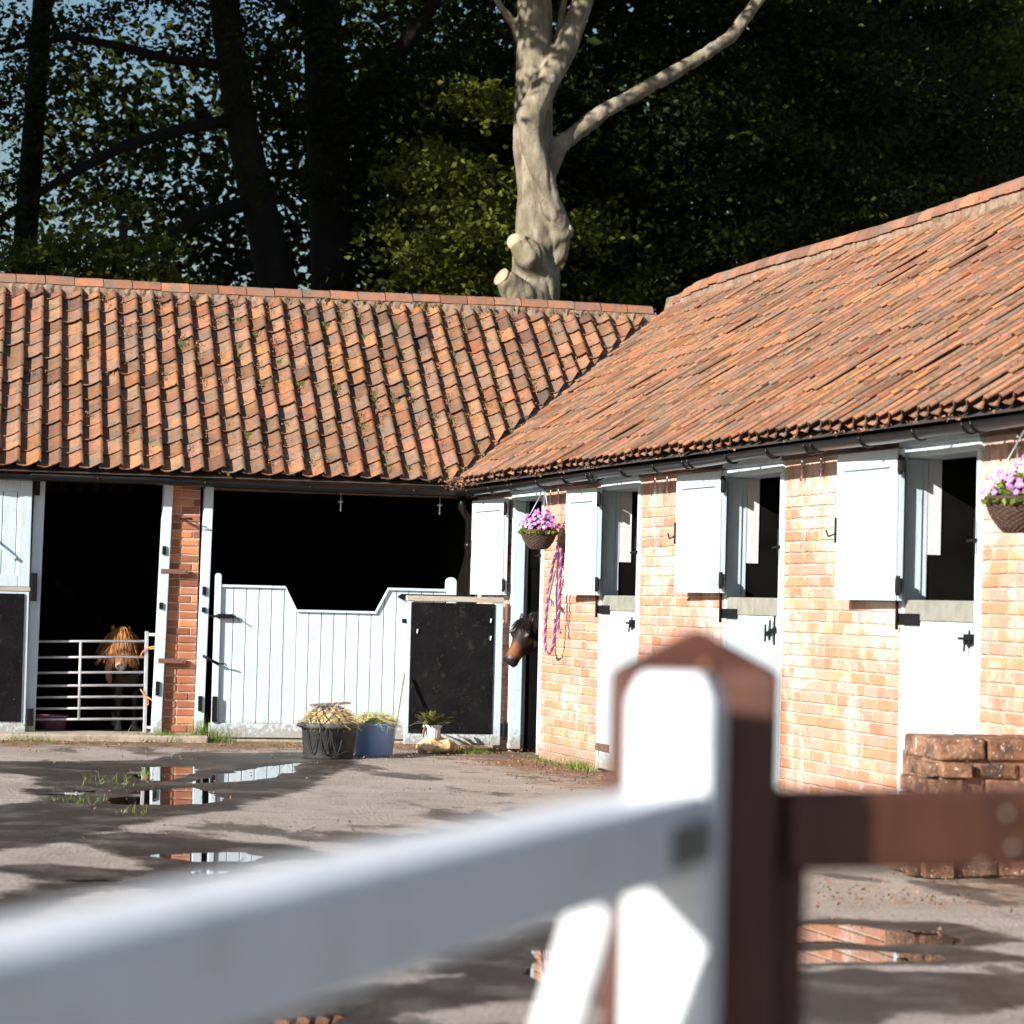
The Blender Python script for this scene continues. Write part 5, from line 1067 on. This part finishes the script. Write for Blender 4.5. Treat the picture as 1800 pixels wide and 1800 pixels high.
tree('leaning dark trunk left of the straight one, above the half gate', [(.5, 13, 0), (0.43, 13.00, 4.99), (0.25, 13.00, 5.87), (-0.00, 13.00, 6.82), (-0.26, 13.00, 7.78), (-0.46, 13.00, 8.82), (-0.61, 13.00, 9.78), (-0.75, 13.00, 10.98), (-0.89, 13.00, 12.99)], [.36, .31, .28, .25, .24, .22, .21, .18, .1],
     [((-2.2, 12.5, 9.0), (3.6, 3.2, 3.8), 40, 140, (.07, .125), None, .2), ((-1.5, 12.5, 15), (5, 4.5, 3.6), 130, 50, (.18, .3), None, .05)],  # second crown is out of view, added to shade the right-hand wood
     [([(-0.03, 13.00, 6.98), (-0.98, 12.80, 6.62), (-1.30, 12.70, 6.31), (-1.45, 12.70, 5.67)], [.12, .1, .09, .07]), ([(-0.35, 13.00, 8.10), (-1.13, 12.60, 7.86), (-2.02, 12.30, 7.52), (-2.97, 12.00, 6.91), (-3.88, 11.80, 6.21)], [.10, .09, .08, .06, .05]), ([(-0.53, 13.00, 8.85), (-1.36, 12.80, 8.84), (-2.11, 12.60, 8.94), (-2.83, 12.40, 8.97), (-3.77, 12.20, 8.67)], [.09, .07, .06, .05, .03]), ([(-2.95, 12.40, 8.95), (-3.11, 12.40, 9.30), (-2.94, 12.40, 9.79)], [.05, .04, .03]), ([(-0.27, 13.00, 8.26), (-0.19, 13.10, 8.93), (0.23, 13.20, 9.15), (0.43, 13.20, 9.45)], [.05, .05, .04, .03])])
tree('straight dark trunk with rising right-hand limb, left of the pale beech', [(1.1, 14, 0), (1.33, 14.00, 4.95), (1.25, 14.00, 6.11), (1.16, 14.00, 7.60), (1.07, 14.00, 8.85), (0.99, 14.00, 10.10), (0.89, 14.00, 11.77), (0.79, 14.00, 13.86)], [.40, .34, .32, .31, .30, .27, .2, .1],
     [((1.6, 14.5, 10.2), (3.4, 3.4, 3.4), 40, 140, (.07, .12), None, .25), ((3.0, 13.2, 7.4), (2.3, 2.0, 2.6), 60, 150, S1, None, .1), ((2.5, 15.5, 16), (5.5, 4.5, 3.6), 130, 50, (.18, .3), None, .05)],  # third crown, above the view, added to keep sun off the wood
     [([(1.29, 14.00, 8.16), (1.53, 13.80, 8.56), (1.90, 13.60, 9.09), (2.22, 13.40, 9.58), (2.46, 13.20, 9.97), (2.73, 13.00, 10.70)], [.16, .15, .14, .12, .1, .07]), ([(0.99, 14.00, 9.60), (0.57, 13.80, 9.78), (0.11, 13.60, 10.12)], [.12, .1, .08]), ([(1.01, 14.00, 9.18), (0.75, 14.00, 9.41), (0.62, 14.00, 9.24)], [.05, .04, .03]), ([(1.14, 14.00, 7.35), (0.82, 13.90, 7.53), (0.47, 13.80, 7.53)], [.07, .05, .03])])
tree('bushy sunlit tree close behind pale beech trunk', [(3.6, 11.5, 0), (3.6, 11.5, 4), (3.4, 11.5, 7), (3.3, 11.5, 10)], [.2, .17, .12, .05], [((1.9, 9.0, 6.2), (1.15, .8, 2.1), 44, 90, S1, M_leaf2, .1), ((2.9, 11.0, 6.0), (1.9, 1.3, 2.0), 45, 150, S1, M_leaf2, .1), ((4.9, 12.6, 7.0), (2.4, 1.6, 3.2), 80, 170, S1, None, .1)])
tree('dark tree under the long slanting beech limb', [(7.2, 12.5, 0), (7.2, 12.5, 5), (7.3, 12.5, 9), (7.2, 12.5, 13)], [.3, .27, .22, .1], [((7.4, 12.0, 7.6), (2.6, 2.0, 3.6), 120, 190, S1, None, .05)])
tree('broad dark tree behind the middle of right roof ridge', [(10.2, 14.5, 0), (10.2, 14.5, 5), (10.1, 14.5, 9), (10.0, 14.5, 14)], [.34, .3, .26, .12], [((10.0, 14.5, 8.6), (3.0, 2.4, 4.2), 130, 190, S1, None, .05)])
tree('thick dark trunk at right, above the high end of right roof', [(11.4, 16, 0), (12.03, 16.00, 7.46), (11.94, 16.00, 9.03), (11.96, 16.00, 10.62), (12.03, 16.00, 12.30), (12.07, 16.00, 15.12)], [.45, .36, .34, .32, .28, .15], [((11.2, 12.5, 10.4), (2.6, 2.2, 1.7), 45, 130, S1, M_leaf2, .1), ((12.4, 17, 9.5), (3.2, 2.6, 4.4), 75, 140, S1, None, .2)], [([(11.98, 16.00, 9.97), (12.24, 15.50, 10.64), (12.59, 15.00, 11.03)], [.12, .09, .06])])
tree('dark trunk at the right edge of the wood', [(13.9, 18, 0), (13.9, 18, 6), (13.8, 18, 12), (13.7, 18, 16)], [.4, .34, .3, .15], [((14.5, 19, 11), (3.0, 3, 4.5), 60, 130, S1, None, .2)])
tree('slender tree far left in the wood', [(-3.0, 17, 0), (-3.0, 17, 5), (-2.8, 17, 10), (-2.7, 17, 14)], [.25, .2, .15, .06], [((-3.2, 16.5, 8.2), (2.6, 2.4, 3.6), 20, 150, (.07, .12), None, .1)])
tree('low bushy tree above left end of roof ridge', [(-2.6, 8.2, 0), (-2.6, 8.2, 3), (-2.5, 8.2, 6)], [.16, .12, .05], [((-2.7, 8.2, 5.4), (1.3, .8, 1.0), 26, 110, S1, M_leaf2, .1)])
# the wood goes on to the left of the picture and keeps the sun off the trees behind
for k, (x, y, z, rx, ry, rz, lab) in enumerate([(-13, 5.6, 11, 4.6, 3.8, 8.5, 'tall dense tree left of the picture, nearest the range'), (-19, 2.6, 12, 5, 4.2, 9.5, 'tall dense tree left of the picture, second from range'), (-14, 12, 11, 5, 5, 8.5, 'tall dense tree left of the picture, behind the nearest'), (-22, 10, 12, 6, 5, 9, 'tall dense tree left of the picture, deep in wood'), (-8.5, 10.5, 9.5, 2.6, 3.5, 6.5, 'tree just left of the picture behind the range'), (-27, 3.2, 13, 5.5, 4.5, 10.5, 'tall tree at far left of the wood')]):
    tree(lab, [(x, y, 0), (x, y, 6), (x + .2, y, 12), (x, y, 17)], [.45, .38, .28, .1], [((x, y, z), (rx, ry, rz), 230, 46, (.26, .42), None, .1)])
# wood in the distance, seen between the trunks
def far(label, m, L_):
  P = []
  for (x, y, z, rx, ry, rz, n) in L_:
    ns = n // 130; cen = np.array([x, y, z]) + RNG.uniform(-1, 1, (ns, 3)) * np.array([rx, ry, rz])
    P.append((cen[:, None, :] + RNG.normal(size=(ns, 130, 3)) * np.array([.8, .8, .4])).reshape(-1, 3))
  P = np.concatenate(P); P = P[P[:, 2] > .3]
  o = leafcloud('far_wood', P, (.16, .30), m, None, .6, .3); setp(o, label, 'wood', kind='stuff')
far('dark mass of foliage deep in the wood behind the stables', M_leaf, [(4, 24, 7, 6, 2.5, 4, 16000), (9, 24, 9, 5, 2.5, 7, 34000), (15, 25, 10, 5, 2.5, 8, 30000), (20, 28, 10, 6, 3, 9, 16000), (5.5, 20, 8.5, 3.5, 2, 6, 20000)])
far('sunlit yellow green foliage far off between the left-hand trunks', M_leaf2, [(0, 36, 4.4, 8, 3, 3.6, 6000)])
# ------------------------------------------------------------------ gate and fence close to the camera
g = Vector((.539, .842, 0)).normalized(); n_ = Vector((.842, -.539, 0)).normalized(); A0 = Vector((-5.835, -23.871, 0)); W_ = .0917
FZ = Matrix((n_, g, Vector((0, 0, 1)))).transposed().to_4x4(); FZ.translation = A0           # local x across the gate, y away, z up
gate = thing('yard_gate', A0, 'white painted wooden gate close to the camera, swung towards it', 'gate')
def gb(name, a, b_, bev=.006): return MB().box(a, b_, FZ).build(name, M_gate, gate, bev)
st = MB(); c = .013; D_ = .07; z1 = 1.312
V = [(0, 0, .08), (W_, 0, .08), (W_, D_, .08), (0, D_, .08), (0, 0, z1 - .028), (W_, 0, z1 - .028), (W_, D_, z1 - .028), (0, D_, z1 - .028), (c, .004, z1), (W_ - c, .004, z1), (W_ - c, D_ - c, z1), (c, D_ - c, z1)]
st.add([FZ @ Vector(v) for v in V], [(3, 2, 1, 0), (0, 1, 5, 4), (1, 2, 6, 5), (2, 3, 7, 6), (3, 0, 4, 7), (4, 5, 9, 8), (5, 6, 10, 9), (6, 7, 11, 10), (7, 4, 8, 11), (8, 9, 10, 11)]); st.build('shutting_stile', M_gate, gate, .006)
gb('top_rail', (.001, -2.3, 1.107), (W_ - .001, -.0005, 1.191), .008)
gb('bottom_rail', (.012, -2.3, .14), (W_ - .012, -.0005, .23)); gb('middle_rail', (.02, -2.3, .60), (W_ - .02, -.0005, .67)); gb('hanging_stile', (0, -2.38, .08), (W_, -2.301, 1.30))
for k in range(9): gb('picket', (.03, -.32 - k * .22, .231), (W_ - .03, -.25 - k * .22, .599))
MB().beam(FZ @ Vector((.024, -.17, 1.105)), FZ @ Vector((-.17, -.13, .45)), .03, .05, g).build('brace', M_gate, gate, .012)
MB().box((W_ - .0005, -.15, 1.122), (W_ + .004, -.0, 1.165), FZ).build('strap', M_strap, gate, .002); 
for y_ in (-.05, -.12): MB().tube([FZ @ Vector((W_ + .003, y_, 1.143)), FZ @ Vector((W_ + .009, y_, 1.143))], .007, 8).build('bolt_head', M_strap, gate)
# brown post and rail
PCN = Vector((-5.700, -23.698, 0)); pz = Matrix.Translation(PCN) @ Matrix.Rotation(math.atan2(-.35, .937) * 1.0, 4, 'Z')
bp_ = thing('gate_post', PCN, 'square brown stained gatepost with pyramid top beside white gate', 'post'); h_ = .094
V = [(-h_, -h_, 0), (h_, -h_, 0), (h_, h_, 0), (-h_, h_, 0), (-h_, -h_, 1.312), (h_, -h_, 1.312), (h_, h_, 1.312), (-h_, h_, 1.312), (0, 0, 1.362)]
MB().add([pz @ Vector(v) for v in V], [(3, 2, 1, 0), (0, 1, 5, 4), (1, 2, 6, 5), (2, 3, 7, 6), (3, 0, 4, 7), (4, 5, 8), (5, 6, 8), (6, 7, 8), (7, 4, 8)]).build('shaft', M_post, bp_, .007)
MB().tube([pz @ Vector((.012, -h_ - .004, 1.318)), pz @ Vector((.012, -h_ + .03, 1.318))], .0055, 10).build('brass_screw', mat('brass', [(.22, .10, .035), (.28, .14, .05)], .5, 10), bp_)
rf = thing('rail_fence', (-5.1, -23.72, 0), 'brown stained rail fence running right from the gatepost', 'fence')
ra_, rb_ = Vector((-5.625, -23.762, 1.139)), Vector((-4.0, -23.60, 1.150))
MB().beam(ra_, rb_, .07, .089).build('top_rail', M_post, rf, .007); MB().beam(ra_ - Vector((0, 0, .6)), rb_ - Vector((0, 0, .6)), .06, .089).build('bottom_rail', M_post, rf, .007)
MB().beam((-5.597, -23.72, .0), (-5.597, -23.72, 1.092), .034, .06, (1, -.1, 0)).build('upright', M_post, rf, .004)
MB().beam((-3.98, -23.6, 0), (-3.98, -23.6, 1.3), .15, .15, (1, 0, 0)).build('end_post', M_post, rf, .008)
for t, z in ((.165, .018), (.17, -.020), (.145, -.040)):
    q = ra_.lerp(rb_, t) + Vector((.003, -.036, z)); MB().tube([q + Vector((0, .006, 0)), q + Vector((0, -.006, 0))], .004, 8).build('screw', M_strap, rf)
